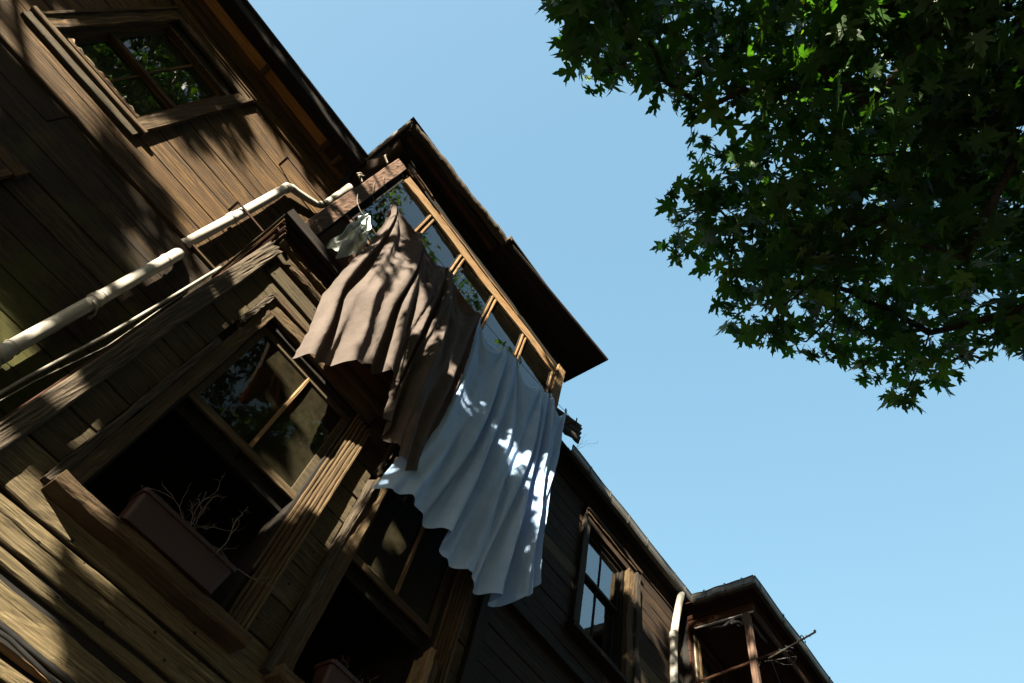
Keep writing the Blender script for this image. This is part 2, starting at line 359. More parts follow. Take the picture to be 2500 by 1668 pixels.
mb = MB(); mb.prism([(3.96, 8.142), (3.96, 8.175), (6.6, 9.5), (9.2, 8.2), (9.2, 8.16), (6.6, 9.46)], 0, -7.6, -.46)
build('roof', mb, M['roof'], H1)
# upper window: everything hangs under the frame
def window_frame(parent, o, y0, y1, t, mat, name='window', **kw):
    mb = MB(); x0, x1, z0, z1 = o
    mb.box(x0, x0 + t, y0, y1, z0, z1); mb.box(x1 - t, x1, y0, y1, z0, z1); mb.box(x0 + t, x1 - t, y0, y1, z0, z0 + t); mb.box(x0 + t, x1 - t, y0, y1, z1 - t, z1)
    return build(name, mb, M[mat], parent, **kw)
W1 = window_frame(H1, W1o, 4.5, 4.66, .035, 'h1z')
room(W1, -3.3, -1.6, 4.74, 6.2, 5.3, 7.6)
for (xa, xb, mt) in ((-3.06, -2.93, 'h1z'), (-1.955, -1.845, 'jambz')):
    plank('casing', W1, M[mt], 'z', 5.63, 7.46, 'x', xa, xb, 'y', 4.455, 4.5, seg=10, wob=.003, cols=3, depth=.004)
plank('casing_moulding', W1, M['h1z'], 'z', 5.6, 7.58, 'x', -1.846, -1.815, 'y', 4.435, 4.5, seg=8)
plank('casing_moulding', W1, M['h1z'], 'z', 5.6, 7.58, 'x', -3.085, -3.055, 'y', 4.435, 4.5, seg=8)
plank('casing', W1, M['jambx'], 'x', -3.06, -1.84, 'z', 7.46, 7.56, 'y', 4.455, 4.5, seg=8, wob=.003, cols=3)
for z, y in ((7.56, 4.44), (7.592, 4.42)):
    plank('casing_moulding', W1, M['h1x'], 'x', -3.1, -1.8, 'z', z, z + .03, 'y', y, 4.5, seg=8)
sl = plank('sill', W1, M['jambx'], 'x', -3.12, -1.79, 'z', 5.56, 5.615, 'y', 4.41, 4.56, seg=12, wob=.003, cham=.008)
plank('sill_moulding', W1, M['h2x'], 'x', -3.1, -1.82, 'z', 5.46, 5.552, 'y', 4.452, 4.5, seg=10, wob=.002)
for (za, zb, y) in ((5.775, 6.40, 4.59), (6.40, 7.265, 4.565)):
    s = window_frame(W1, (-2.895, -1.985, za, zb), y, y + .04, .05, 'h1x', name='sash')
    plank('muntin', W1, M['h1z'], 'z', za + .05, zb - .05, 'x', -2.45, -2.422, 'y', y + .002, y + .036, seg=4)
    for a, b in ((-2.845, -2.45), (-2.422, -2.035)): pane(W1, a, b, y + .02, za + .05, zb - .05, 'glass')
plank('meeting_rail', W1, M['h1x'], 'x', -2.895, -1.985, 'z', 6.37, 6.435, 'y', 4.545, 4.588, seg=8, wob=.002)
mb = MB()
pts = [(-2.86 + .86 * i / 34, 4.525 + R.uniform(-.01, .01), 5.79 + .012 * math.sin(i * 1.3) + R.uniform(-.008, .008)) for i in range(35)]
mb.tube(pts, [R.uniform(.010, .024) for _ in pts], 7)
build('torn_sealing_strip', mb, plain('flaking sealing rag', (.3, .24, .18), .95, spots=((.22, .08, .03), .5), nscale=16, relief=1.), W1, smooth=True)
# dim lower window, only its head and jamb show
W0 = window_frame(H1, L1o, 4.41, 4.56, .04, 'darkz')
room(W0, -3.3, -1.6, 4.71, 6.0, 2.0, 4.3)
plank('casing', W0, M['h1z'], 'z', 2.2, 4.02, 'x', -1.86, -1.74, 'y', 4.355, 4.4, seg=8); plank('casing', W0, M['h1z'], 'z', 2.2, 4.02, 'x', -3.13, -3.0, 'y', 4.355, 4.4, seg=8)
plank('casing', W0, M['h1x'], 'x', -3.15, -1.72, 'z', 4.025, 4.16, 'y', 4.35, 4.4, seg=8); plank('sill', W0, M['h1x'], 'x', -3.18, -1.69, 'z', 2.14, 2.2, 'y', 4.3, 4.45, seg=8)
window_frame(W0, (-2.96, -1.9, 2.34, 3.98), 4.48, 4.52, .05, 'darkz', name='sash'); pane(W0, -2.91, -1.95, 4.5, 2.39, 3.93, 'glass')
# downpipe in two runs, its collars, clips and rusty spikes
mb = MB(); mb.tube([(-.672, 4.30, z) for z in (-1.5, 1, 2.5, 4.0, 4.52)] + [(-.675, 4.302, 4.60), (-.678, 4.315, 4.66), (-.682, 4.345, 4.71), (-.686, 4.40, 4.735), (-.69, 4.46, 4.74)], .052, 20)
p1 = build('downpipe', mb, M['pvc'], H1, smooth=True)
for z, r, h in ((2.88, .064, .07), (2.965, .058, .012), (3.69, .06, .05), (3.75, .057, .012), (4.50, .058, .03)):
    m = MB(); m.tube([(-.673, 4.30, z - h / 2), (-.673, 4.30, z - h / 2 + .004), (-.673, 4.30, z + h / 2 - .004), (-.673, 4.30, z + h / 2)], [r - .004, r, r, r - .004], 20); build('pipe_collar', m, M['pvc'], p1, smooth=True)
for z in (3.62, 2.80):
    m = MB(); m.tube([(-.60, 4.40, z), (-.595, 4.33, z), (-.61, 4.27, z), (-.64, 4.245, z), (-.673, 4.238, z)], .009, 8); build('pipe_clip', m, M['pvc'], p1, smooth=True)
mb = MB(); mb.tube([(-.735, 4.41, 4.93), (-.733, 4.41, 5.6), (-.735, 4.41, 6.3), (-.742, 4.412, 6.80), (-.735, 4.412, 6.87), (-.705, 4.415, 6.93), (-.64, 4.42, 6.97), (-.52, 4.42, 7.05), (-.42, 4.42, 7.12), (-.37, 4.42, 7.2), (-.345, 4.40, 7.32), (-.345, 4.33, 7.62), (-.345, 4.27, 7.8)],
                   [.052]*5 + [.05, .046, .042, .042, .045, .05, .052, .052], 20)
p2 = build('downpipe', mb, M['pvc'], H1, smooth=True)
for z in (5.66, 6.80):
    m = MB(); m.tube([(-.735, 4.41, z), (-.735, 4.41, z + .005), (-.735, 4.41, z + .07), (-.735, 4.41, z + .075)], [.053, .06, .06, .054], 20); build('pipe_collar', m, M['pvc'], p2, smooth=True)
for (xa, xb, z) in ((-1.03, -.30, 7.18), (-.84, -.46, 5.86)):
    m = MB(); m.prism([(xa, z + .008), (xa + .02, z + .018), (xb, z + .005), (xb, z - .018), (xa, z - .012)], 1, 4.335, 4.347); m.box(xa - .004, xa + .022, 4.33, 4.5, z - .008, z + .006)
    build('iron_strap', m, M['iron'], H1)
# ================================================================== middle house with the bay
H2 = thing('timber_house', (1.5, 3.7, -1.6), 'grey-brown timber house in the middle with laundry hanging before its glazed upper bay', 'house')
A_o = (.2, 1.26, 2.08, 4.1); A_c = (.06, 1.41, 2.0, 4.3)
B_o = (1.80, 2.80, 2.08, 4.1); B_c = (1.64, 2.93, 2.0, 4.3)
mb = MB(); slab_with_holes(mb, -.24, 3.2, 3.585, 3.8, -1.6, 4.86, [A_o, B_o])
mb.box(-.24, -.04, 3.8, 4.395, -1.6, 4.86); mb.box(3.0, 3.2, 3.8, 4.3, -1.6, 4.86)
w2 = build('wall', mb, M['back'], H2)
rl = [(4.565, 4.84), (4.28, 4.565), (4.01, 4.28), (3.76, 4.01), (3.46, 3.76), (3.21, 3.46), (2.95, 3.21), (2.69, 2.95), (2.42, 2.69), (2.165, 2.42)]
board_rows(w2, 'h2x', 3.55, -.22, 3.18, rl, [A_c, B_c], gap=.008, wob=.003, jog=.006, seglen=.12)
# the bare boards under the sills, gapped and worn, their colour brightened as if sunlit
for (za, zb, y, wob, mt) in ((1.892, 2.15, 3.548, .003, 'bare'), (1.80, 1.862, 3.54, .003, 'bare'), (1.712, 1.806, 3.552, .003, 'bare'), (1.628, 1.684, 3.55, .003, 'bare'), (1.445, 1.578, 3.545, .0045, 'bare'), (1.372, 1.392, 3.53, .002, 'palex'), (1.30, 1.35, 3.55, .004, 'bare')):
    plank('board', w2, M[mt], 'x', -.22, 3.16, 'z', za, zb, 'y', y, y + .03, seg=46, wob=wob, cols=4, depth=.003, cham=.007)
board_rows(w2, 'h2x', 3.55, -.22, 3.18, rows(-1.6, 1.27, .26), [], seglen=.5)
plank('corner_post', H2, M['oldz'], 'z', -1.6, 4.74, 'x', -.272, -.146, 'y', 3.472, 3.56, seg=60, wob=.004, jag1=.09, cols=8, depth=.005, cham=.012)
plank('side_post', H2, M['rustz'], 'z', -1.6, 4.7, 'y', 3.565, 3.64, 'x', -.285, -.245, seg=14)
plank('end_post', H2, M['darkz'], 'z', -1.6, 4.72, 'x', 3.1, 3.22, 'y', 3.49, 3.57, seg=20)
# broken moulding below the floor line
plank('frieze_moulding', H2, M['jambx'], 'x', -.12, 3.15, 'z', 4.655, 4.735, 'y', 3.478, 3.548, seg=60, wob=.007, jag0=.12, cols=5, depth=.006, cham=.012)
plank('frieze_splinter', H2, M['jambx'], 'x', -.25, .75, 'z', 4.765, 4.80, 'y', 3.45, 3.52, seg=24, wob=.005, jag0=.05, skew=-.05, cols=3, depth=.005)
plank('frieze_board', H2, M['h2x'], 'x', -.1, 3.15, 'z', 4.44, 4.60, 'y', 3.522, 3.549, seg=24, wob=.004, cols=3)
# floor cornice with its stacked mouldings on the left return
mb = MB(); mb.box(-.33, 3.3, 3.345, 4.0, 4.895, 4.985)
co = build('cornice', mb, M['darkx'], H2)
plank('cornice_board', co, M['darkx'], 'x', -.376, 3.32, 'z', 4.875, 4.99, 'y', 3.3, 3.343, seg=20, wob=.003)
plank('cornice_moulding', co, M['darkx'], 'x', -.34, 3.3, 'y', 3.37, 3.44, 'z', 4.855, 4.893, seg=14, wob=.003)
plank('cornice_moulding', co, M['rustx'], 'x', -.33, 3.3, 'y', 3.45, 3.5, 'z', 4.83, 4.893, seg=14, wob=.003)
for i, (xa, xb, zt, mt) in enumerate(((-.378, -.352, 4.876, 'oldy'), (-.349, -.338, 4.862, 'paley'), (-.334, -.306, 4.852, 'rusty'), (-.303, -.292, 4.838, 'pinky'), (-.289, -.262, 4.825, 'rusty'), (-.259, -.248, 4.81, 'pinky'))):
    plank('return_moulding', co, M[mt], 'y', 3.345 + .012 * i, 4.395, 'x', xa, xb, 'z', zt, 4.94, seg=10, wob=.0015, cham=.003)
# ---- windows of the middle storey
def storey_window(o, c, xm, seed):
    rr = random.Random(seed)
    x0, x1, z0, z1 = o
    W = window_frame(H2, o, 3.555, 3.78, .03, 'darkz')
    room(W, x0 - .28, x1 + .16, 3.81, 5.2, 1.7, 4.4)
    # casing: flat board, raised outer strip, inner bead
    plank('casing', W, M['jambz'], 'z', 2.05, 4.12, 'x', c[0] + .05, x0 + .012, 'y', 3.505, 3.553, seg=30, wob=.003, cols=4, depth=.004, rr=rr)
    plank('casing_strip', W, M['oldz'], 'z', 2.02, 3.62 + rr.uniform(-.1, .1), 'x', c[0], c[0] + .048, 'y', 3.478, 3.552, seg=30, wob=.003, jag1=.06, cols=3, depth=.004, rr=rr)
    plank('casing_strip', W, M['oldz'], 'z', 3.76, 4.28, 'x', c[0], c[0] + .045, 'y', 3.48, 3.552, seg=12, wob=.003, jag0=.05, cols=3, depth=.004, rr=rr)
    plank('casing', W, M['jambx'], 'x', c[0] + .052, c[1] - .03, 'z', 4.122, 4.235, 'y', 3.503, 3.553, seg=24, wob=.003, cols=4, depth=.004, rr=rr)
    plank('casing_strip', W, M['jambx'], 'x', c[0], c[1], 'z', 4.24, 4.285, 'y', 3.475, 3.552, seg=24, wob=.003, cols=2, rr=rr)
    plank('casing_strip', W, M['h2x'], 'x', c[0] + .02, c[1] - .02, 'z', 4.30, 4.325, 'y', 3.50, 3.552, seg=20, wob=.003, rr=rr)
    # the right jamb faces the sun: a stack of ribbed mouldings stepping out towards the street
    for i, (xa, xb, y) in enumerate(((x1 - .008, x1 + .018, 3.545), (x1 + .022, x1 + .04, 3.522), (x1 + .044, x1 + .066, 3.505), (x1 + .07, c[1] - .045, 3.492), (c[1] - .042, c[1] - .022, 3.47), (c[1] - .018, c[1] + .004, 3.462))):
        plank('jamb_moulding', W, M['jambz'], 'z', 2.05 + (.0 if i else .4), 4.12 - .03 * i, 'x', xa, xb, 'y', y, 3.556 if i else 3.6, seg=30, wob=.002, cols=1, cham=.006, jag0=.03, rr=rr)
    sl = plank('sill', W, M['jambx'], 'x', c[0] + .04, c[1] + .02, 'z', 1.985, 2.06, 'y', 3.39, 3.6, seg=22, wob=.004, cols=4, depth=.004, cham=.012, rr=rr)
    # upper sash with two panes, the lower one is pushed up behind it
    for (za, zb, y, mt) in ((3.09, 4.07, 3.60, 'h2x'), (2.98, 3.9, 3.66, 'darkx')):
        s = window_frame(W, (x0 + .03, x1 - .03, za, zb), y, y + .04, .05, mt, name='sash')
        if y < 3.62: plank('muntin', W, M['palez'], 'z', za + .045, zb - .045, 'x', xm - .013, xm + .013, 'y', y - .012, y + .03, seg=5, wob=.001)
        for a, b in ((x0 + .08, xm - .013), (xm + .013, x1 - .08)): pane(W, a, b, y + .02, za + .05, zb - .05, 'glass_dusty' if y < 3.62 else 'glass')
    plank('bottom_rail', W, M['jambx'], 'x', x0 + .032, x1 - .032, 'z', 3.06, 3.115, 'y', 3.578, 3.598, seg=12, wob=.002, rr=rr)
    return W
WA = storey_window(A_o, A_c, .762, 5)
WB = storey_window(B_o, B_c, 2.33, 6)
# broken outer casing left standing beside the far window
plank('casing_stub', WB, M['palez'], 'z', 2.0, 2.88, 'x', 2.66, 2.72, 'y', 3.40, 3.47, seg=16, wob=.003, jag1=.07, cols=4, depth=.006)
plank('casing_stub', WB, M['jambz'], 'z', 2.0, 2.85, 'x', 2.724, 2.80, 'y', 3.415, 3.468, seg=16, wob=.003, jag1=.09, cols=5, depth=.006)
plank('casing_stub', WB, M['palez'], 'z', 2.0, 2.76, 'x', 2.60, 2.655, 'y', 3.42, 3.468, seg=12, wob=.003, jag1=.08, cols=3, depth=.006)
# ---- the glazed bay
mb = MB(); slab_with_holes(mb, -.2, 3.34, 3.505, 3.6, 4.99, 8.07, [(-.02, 3.2, 5.84, 7.44)])
mb.box(-.2, -.1, 3.6, 4.6, 4.99, 8.07); mb.box(3.24, 3.34, 3.6, 4.6, 4.99, 8.07)
bw = build('bay_wall', mb, M['back'], H2)
mb = MB(); mb.box(-.1, 3.24, 4.5, 4.56, 5.0, 7.78); build('bay_room_wall', mb, M['back'], bw)
mb = MB(); mb.box(-.1, 3.24, 3.61, 4.5, 7.7, 7.78); build('bay_ceiling', mb, M['back'], bw)
for k in range(6):
    plank('panel_board', bw, M['dado'], 'z', 4.99, 5.82, 'x', -.07 + .545 * k, -.07 + .545 * (k + 1) - .006, 'y', 3.47 + R.uniform(-.002, .002), 3.504, seg=6, cols=3)
plank('bay_sill', bw, M['pinkx'], 'x', -.08, 3.2, 'z', 5.825, 5.885, 'y', 3.44, 3.56, seg=16)
plank('bay_post', H2, M['pinkz'], 'z', 4.99, 7.655, 'x', -.242, -.086, 'y', 3.40, 3.503, seg=44, wob=.002, cols=5, depth=.003, cham=.006, label='faded mauve-brown corner post of the bay')
plank('bay_post', H2, M['palez'], 'z', 4.99, 7.785, 'x', 3.225, 3.385, 'y', 3.41, 3.503, seg=40, wob=.002, cols=4, depth=.002)
plank('head_rail', H2, M['palex'], 'x', .0, 3.2, 'z', 7.415, 7.60, 'y', 3.405, 3.50, seg=40, wob=.005, jag0=.02, cols=4, depth=.003, skew=.03, label='bare tan head rail of the bay glazing')
plank('head_splinter', H2, M['palex'], 'x', .55, 2.3, 'z', 7.61, 7.645, 'y', 3.395, 3.5, seg=22, wob=.006, jag0=.1, jag1=.1)
for (xa, xb) in ((.512, .60), (1.13, 1.215), (1.80, 1.885), (2.46, 2.545)):
    plank('mullion', H2, M['palez'], 'z', 5.89, 7.425, 'x', xa, xa + .024, 'y', 3.412, 3.50, seg=8, wob=.001, cols=1)
    plank('mullion', H2, M['rustz'], 'z', 5.89, 7.425, 'x', xa + .034, xb - .032, 'y', 3.432, 3.49, seg=8, wob=.001, cols=1)
    plank('mullion', H2, M['palez'], 'z', 5.89, 7.425, 'x', xb - .024, xb, 'y', 3.412, 3.50, seg=8, wob=.001, cols=1)
plank('mullion', H2, M['palez'], 'z', 5.89, 7.43, 'x', 3.135, 3.16, 'y', 3.41, 3.5, seg=8, wob=.001); plank('mullion', H2, M['rustz'], 'z', 5.89, 7.46, 'x', 3.17, 3.215, 'y', 3.425, 3.5, seg=8, wob=.001)
for i, (xa, xb) in enumerate(((-.02, .515), (.6, 1.13), (1.213, 1.80), (1.883, 2.46), (2.543, 3.135))):
    BW = window_frame(H2, (xa, xb, 5.885, 7.425), 3.428, 3.47, .016, 'darkz')
    pane(BW, xa + .016, xb - .016, 3.438, 5.901, 7.409, 'glass_bay')
    if i == 3:
        mb = MB(); mb.box(xa + .018, xb - .018, 3.452, 3.456, 5.905, 7.405); build('blind', mb, M['blind'], BW, label='tan blind drawn behind the fourth bay pane')
    if i == 4:
        mb = MB(); mb.box(xa, xb, 3.56, 3.60, 6.78, 6.82); build('shelf', mb, M['palex'], BW)
# dark boarding between glazing and eaves
plank('head_board', H2, M['darkx'], 'x', -.05, 3.2, 'z', 7.60, 7.70, 'y', 3.46, 3.503, seg=16, wob=.004, jag0=.05)
plank('head_board', H2, M['darkx'], 'x', -.1, 3.22, 'z', 7.70, 7.80, 'y', 3.43, 3.5, seg=16, wob=.004)
plank('head_board', H2, M['darkx'], 'x', -.12, 3.3, 'z', 7.805, 7.92, 'y', 3.44, 3.5, seg=16, wob=.005)
plank('head_board', H2, M['darkx'], 'x', -.14, 3.33, 'z', 7.925, 8.045, 'y', 3.42, 3.5, seg=16, wob=.004)
for i, (x, z) in enumerate(((-.08, 7.66), (-.04, 7.672), (.0, 7.668), (.045, 7.645))):
    plank('splintered_lath', H2, M['pinkx'], 'x', x, x + R.uniform(.1, .6), 'z', z + .02 * i, z + .02 * i + .016, 'y', 3.40 - .012 * i, 3.43 - .012 * i, seg=5, jag0=.03, jag1=.1, skew=-.03)
# eaves: old half on the left, flat sheet on the right
def skewplate(mb, xa, xb, ya0, ya1, yb0, yb1, z0, z1):
    """plate between x=xa (y ya0..ya1) and x=xb (y yb0..yb1)"""
    mb.add([(xa,ya0,z0),(xb,yb0,z0),(xb,yb1,z0),(xa,ya1,z0),(xa,ya0,z1),(xb,yb0,z1),(xb,yb1,z1),(xa,ya1,z1)], [(0,3,2,1),(4,5,6,7),(0,1,5,4),(1,2,6,5),(2,3,7,6),(3,0,4,7)])
mb = MB(); skewplate(mb, -.475, 1.43, 3.17, 3.6, 3.10, 3.6, 8.08, 8.11)
ev = build('eaves', mb, M['darkx'], H2)
for k, (ya, mt) in enumerate(((3.19, 'darkx'), (3.265, 'rustx'), (3.34, 'darkx'), (3.415, 'darkx'))):
    plank('soffit_board', ev, M[mt], 'x', -.42 + .03 * k, 1.415, 'y', ya, ya + .07, 'z', 8.055 + R.uniform(-.004, .004), 8.078, seg=12, wob=.004, jag0=.05)
plank('old_fascia', ev, M['oldx'], 'x', -.485, 1.435, 'y', 3.08, 3.185, 'z', 8.04, 8.12, seg=40, wob=.007, cols=4, depth=.006, skew=-.07, jag0=.06, cham=.015)
mb = MB(); skewplate(mb, 1.43, 3.655, 3.03, 3.66, 2.89, 3.66, 8.05, 8.085)
es = build('eaves_sheet', mb, M['darkx'], H2)
for k in range(7):
    f0 = k / 7; f1 = (k + 1) / 7 - .012
    mb = MB(); skewplate(mb, 1.445, 3.645, 3.04 + .6*f0, 3.04 + .6*f1, 2.90 + .74*f0, 2.90 + .74*f1, 8.037 - .002 * (k % 2), 8.049); build('soffit_board', mb, M['darkx'], es)
mb = MB(); mb.box(1.415, 1.455, 2.995, 3.12, 8.04, 8.15); build('eaves_step', mb, M['oldx'], ev)
mb = MB(); mb.prism([(3.1, 8.122), (3.12, 8.16), (5.6, 8.95), (5.6, 8.88)], 0, -.535, 1.413); build('roof', mb, M['roof'], H2)
mb = MB(); mb.prism([(2.99, 8.095), (2.99, 8.12), (5.6, 8.95), (5.6, 8.90)], 0, 1.457, 3.63); build('roof', mb, M['roof'], H2)
# ragged roof end on the left: cream tarp edge, sagging felt, curled straps
def ribbon(name, rowsv, mat, parent, thick=.004, **kw):
    n = len(rowsv[0]); mb = MB(); vs = [p for r in rowsv for p in r]
    mb.add(vs, [(i*n+j, i*n+j+1, (i+1)*n+j+1, (i+1)*n+j) for i in range(len(rowsv)-1) for j in range(n-1)])
    o = build(name, mb, mat, parent, smooth=True, fix=False, **kw)
    sd = o.modifiers.new('thickness', 'SOLIDIFY'); sd.thickness = thick
    return o
rv = []
for i in range(25):
    t = i / 24; y = 3.15 + 1.12 * t; zz = 8.16 + .07 * t
    s = .012 * math.sin(7 * t + 1)
    wd = .03 + .05 * math.exp(-((t - .62) / .3) ** 2)
    rv.append([(-.535 + s * .3, y, zz + .012), (-.525 + s * .3, y, zz - wd * .5), (-.49 + s * .3, y, zz - wd)])
ribbon('tarp_edge', rv, M['tarp'], H2, .006)
rv = []
for i in range(21):
    t = i / 20; y = 3.4 + .95 * t
    rv.append([(-.48 + .03 * math.sin(5*t) + .26 * q, y + .05 * q, 8.14 - .10 * math.sin(3.1 * q) * (.6 + .6 * math.sin(3 * t + .3)) - .02 * math.sin(11 * t + 4 * q)) for q in [j / 8 for j in range(9)]])
ribbon('hanging_felt', rv, M['felt'], H2, .006)
for base in ((-.262, 3.45, 7.40), (-.246, 3.45, 6.58)):
    bx_, by_, bz_ = base; rv = []
    for i in range(15):
        t = i / 14; x = bx_ - .10 * math.sin(t * 2.2); z = bz_ + .15 * t - .05 * t ** 3
        rv.append([(x, by_ - .014, z), (x - .004, by_ + .014, z)])
    ribbon('curled_strap', rv, M['tarp'], H2, .003)
    if bz_ < 7:
        m = MB(); m.tube([(bx_ - .08, 3.44, bz_ + .1), (bx_ - .1, 3.43, bz_ + .05), (bx_ - .11, 3.43, bz_ - .01)], .008, 6); m.tube([(bx_ - .05, 3.44, bz_ + .11), (bx_ - .075, 3.43, bz_ + .04), (bx_ - .085, 3.43, bz_ - .02)], .007, 6); build('strap_prong', m, M['tarp'], H2)
# clothesline outrigger on the far corner
m = MB(); m.tube([(3.36, 3.47, 6.42), (3.47, 3.33, 6.55), (3.56, 3.205, 6.63)], .014, 8); m.tube([(3.52, 3.17, 6.635), (3.6, 3.24, 6.63)], .009, 6); build('line_bracket', m, M['iron'], H2)
# ================================================================== dark house beyond the bay
H3 = thing('timber_house', (5.8, 4.5, -1.6), 'dark clapboard timber house between the bay and the red balcony, zinc gutter along its eaves', 'house')
D_o = (5.42, 6.40, 5.32, 7.06); D_c = (5.27, 6.70, 5.22, 7.30)
mb = MB(); slab_with_holes(mb, 3.21, 8.12, 4.335, 4.55, -1.6, 7.62, [D_o]); mb.box(3.21, 3.4, 4.55, 9, -1.6, 7.62)
w3 = build('wall', mb, M['back'], H3)
board_rows(w3, 'h3x', 4.30, 3.22, 8.1, rows(-1.6, 7.38, .205, .012), [D_c], gap=.006, maxlen=3., light='newx', alt=lambda r, x: r in (7, 8) and x > 6 or (r == 6 and x < 4.5), seglen=.25)
plank('string_course', H3, M['darkx'], 'x', 3.22, 8.1, 'z', 4.68, 4.77, 'y', 4.22, 4.3, seg=16)
for z, y in ((7.385, 4.27), (7.44, 4.245), (7.50, 4.22)):
    plank('cornice_moulding', H3, M['h3x'], 'x', 3.22, 8.1, 'z', z, z + .045, 'y', y, 4.33, seg=14, wob=.002)
mb = MB(); mb.box(3.22, 8.1, 4.09, 4.34, 7.575, 7.6); build('soffit', mb, M['darkx'], H3)
mb = MB(); mb.prism([(4.06, 7.61), (4.06, 7.64), (6.6, 8.5), (6.6, 8.42)], 0, 3.3, 7.8); build('roof', mb, M['roof'], H3)
def gutter(parent, p0, p1, out, z0, z1, depth, seams):
    """box gutter with a rolled lip; 'out' is the unit direction of its outer face"""
    p0 = Vector(p0); p1 = Vector(p1); o = Vector(out); n = 18; vs = []; prof = [(0, z1), (.012, z1 + .012), (.0, z1 + .004), (0, z0 + .03), (-.02, z0), (-depth, z0), (-depth, z1), (-depth + .006, z1), (-depth + .006, z0 + .008), (-.024, z0 + .008), (-.008, z0 + .032), (-.008, z1)]
    m = MB(); k = len(prof)
    for i in range(n + 1):
        p = p0.lerp(p1, i / n); wz = .006 * math.sin(i * 1.1); wo = .005 * math.sin(i * .8 + 1)
        for a, z in prof: vs.append((p.x + o.x * (a + wo), p.y + o.y * (a + wo), z + wz))
    fs = [(i*k+j, i*k+(j+1)%k, (i+1)*k+(j+1)%k, (i+1)*k+j) for i in range(n) for j in range(k)]
    fs += [tuple(range(k)), tuple(n*k+j for j in range(k))[::-1]]
    m.add(vs, fs); G = build('gutter', m, M['zinc'], parent)
    d = (p1 - p0).normalized()
    for t in seams:
        c = p0.lerp(p1, t); m = MB(); vs = []
        pf = [(.007, z1 + .03), (.007, z0 + .028), (-.018, z0 - .007), (-depth, z0 - .007), (-depth, z0 - .001), (-.016, z0 - .001), (.002, z0 + .03), (.002, z1 + .03)]
        for s in (-.014, .014):
            for a, z in pf: q = c + d * s + o * (a + .006); vs.append((q.x, q.y, z))
        kk = len(pf); m.add(vs, [tuple(range(kk)), tuple(range(2*kk-1, kk-1, -1))] + [(i, (i+1)%kk, kk+(i+1)%kk, kk+i) for i in range(kk)])
        build('gutter_clip', m, M['zinc'], G)
    return G
gutter(H3, (4.45, 4.0, 0), (8.0, 4.0, 0), (0, -1, 0), 7.56, 7.69, .09, [.14, .29, .44, .59, .83, .92])
WD = window_frame(H3, D_o, 4.31, 4.5, .03, 'darkz'); room(WD, 5.2, 6.6, 4.56, 6, 5.1, 7.3)
plank('casing', WD, M['h3z'], 'z', 5.24, 7.3, 'x', 5.27, 5.42, 'y', 4.255, 4.30, seg=14, wob=.003, cols=3)
plank('casing_strip', WD, M['h3z'], 'z', 5.24, 7.3, 'x', 5.255, 5.29, 'y', 4.23, 4.254, seg=10)
plank('casing', WD, M['h3x'], 'x', 5.27, 6.72, 'z', 7.07, 7.18, 'y', 4.255, 4.30, seg=14, wob=.004, cols=3); plank('casing_strip', WD, M['jambx'], 'x', 5.3, 6.62, 'z', 7.185, 7.215, 'y', 4.22, 4.29, seg=14, wob=.004); plank('casing_strip', WD, M['h3x'], 'x', 5.25, 6.75, 'z', 7.23, 7.29, 'y', 4.2, 4.3, seg=14, wob=.004)
plank('casing', WD, M['jambz'], 'z', 5.25, 7.10, 'x', 6.41, 6.56, 'y', 4.215, 4.30, seg=26, wob=.004, jag1=.06, cols=8, depth=.006)
plank('casing', WD, M['h3z'], 'z', 5.25, 7.12, 'x', 6.565, 6.66, 'y', 4.17, 4.30, seg=26, wob=.004, jag1=.04, cols=4, depth=.004)
plank('casing', WD, M['h3z'], 'z', 5.25, 6.45, 'x', 6.664, 6.70, 'y', 4.2, 4.30, seg=12, wob=.003)
plank('sill', WD, M['h3x'], 'x', 5.19, 6.74, 'z', 5.165, 5.235, 'y', 4.16, 4.36, seg=12, wob=.003)
for za, zb, y in ((5.345, 6.33, 4.40), (6.29, 7.03, 4.36)):
    window_frame(WD, (5.45, 6.37, za, zb), y, y + .035, .045, 'darkz', name='sash'); plank('muntin', WD, M['darkz'], 'z', za + .04, zb - .04, 'x', 5.875, 5.90, 'y', y, y + .03, seg=3)
    for a, b in ((5.495, 5.876), (5.90, 6.325)): pane(WD, a, b, y + .016, za + .045, zb - .045, 'glass_blue')
mb = MB(); mb.tube([(7.69, 4.06, 7.56), (7.69, 4.07, 7.5), (7.685, 4.09, 7.42), (7.665, 4.15, 7.1), (7.65, 4.195, 6.8), (7.64, 4.21, 6.3), (7.62, 4.21, 4), (7.62, 4.21, -1.5)], .057, 18)
p3 = build('downpipe', mb, M['pvc'], H3, smooth=True)
m = MB(); m.tube([(7.65, 4.195, 6.83), (7.65, 4.195, 6.82), (7.645, 4.2, 6.72), (7.645, 4.2, 6.71)], [.06, .068, .068, .058], 18); build('pipe_collar', m, M['pvc'], p3, smooth=True)
# ragged corrugated scrap where the eaves meet the bay
rv = []
for i in range(9):
    t = i / 8; rv.append([(3.72 + .62 * t, 3.78 + .02 * math.sin(q * 20), 7.60 - .36 * q + .30 * t - (R.uniform(0, .09) if q == 1 else 0)) for q in [j / 12 for j in range(13)]])
ribbon('roofing_scrap', rv, M['roof'], H3, .008)
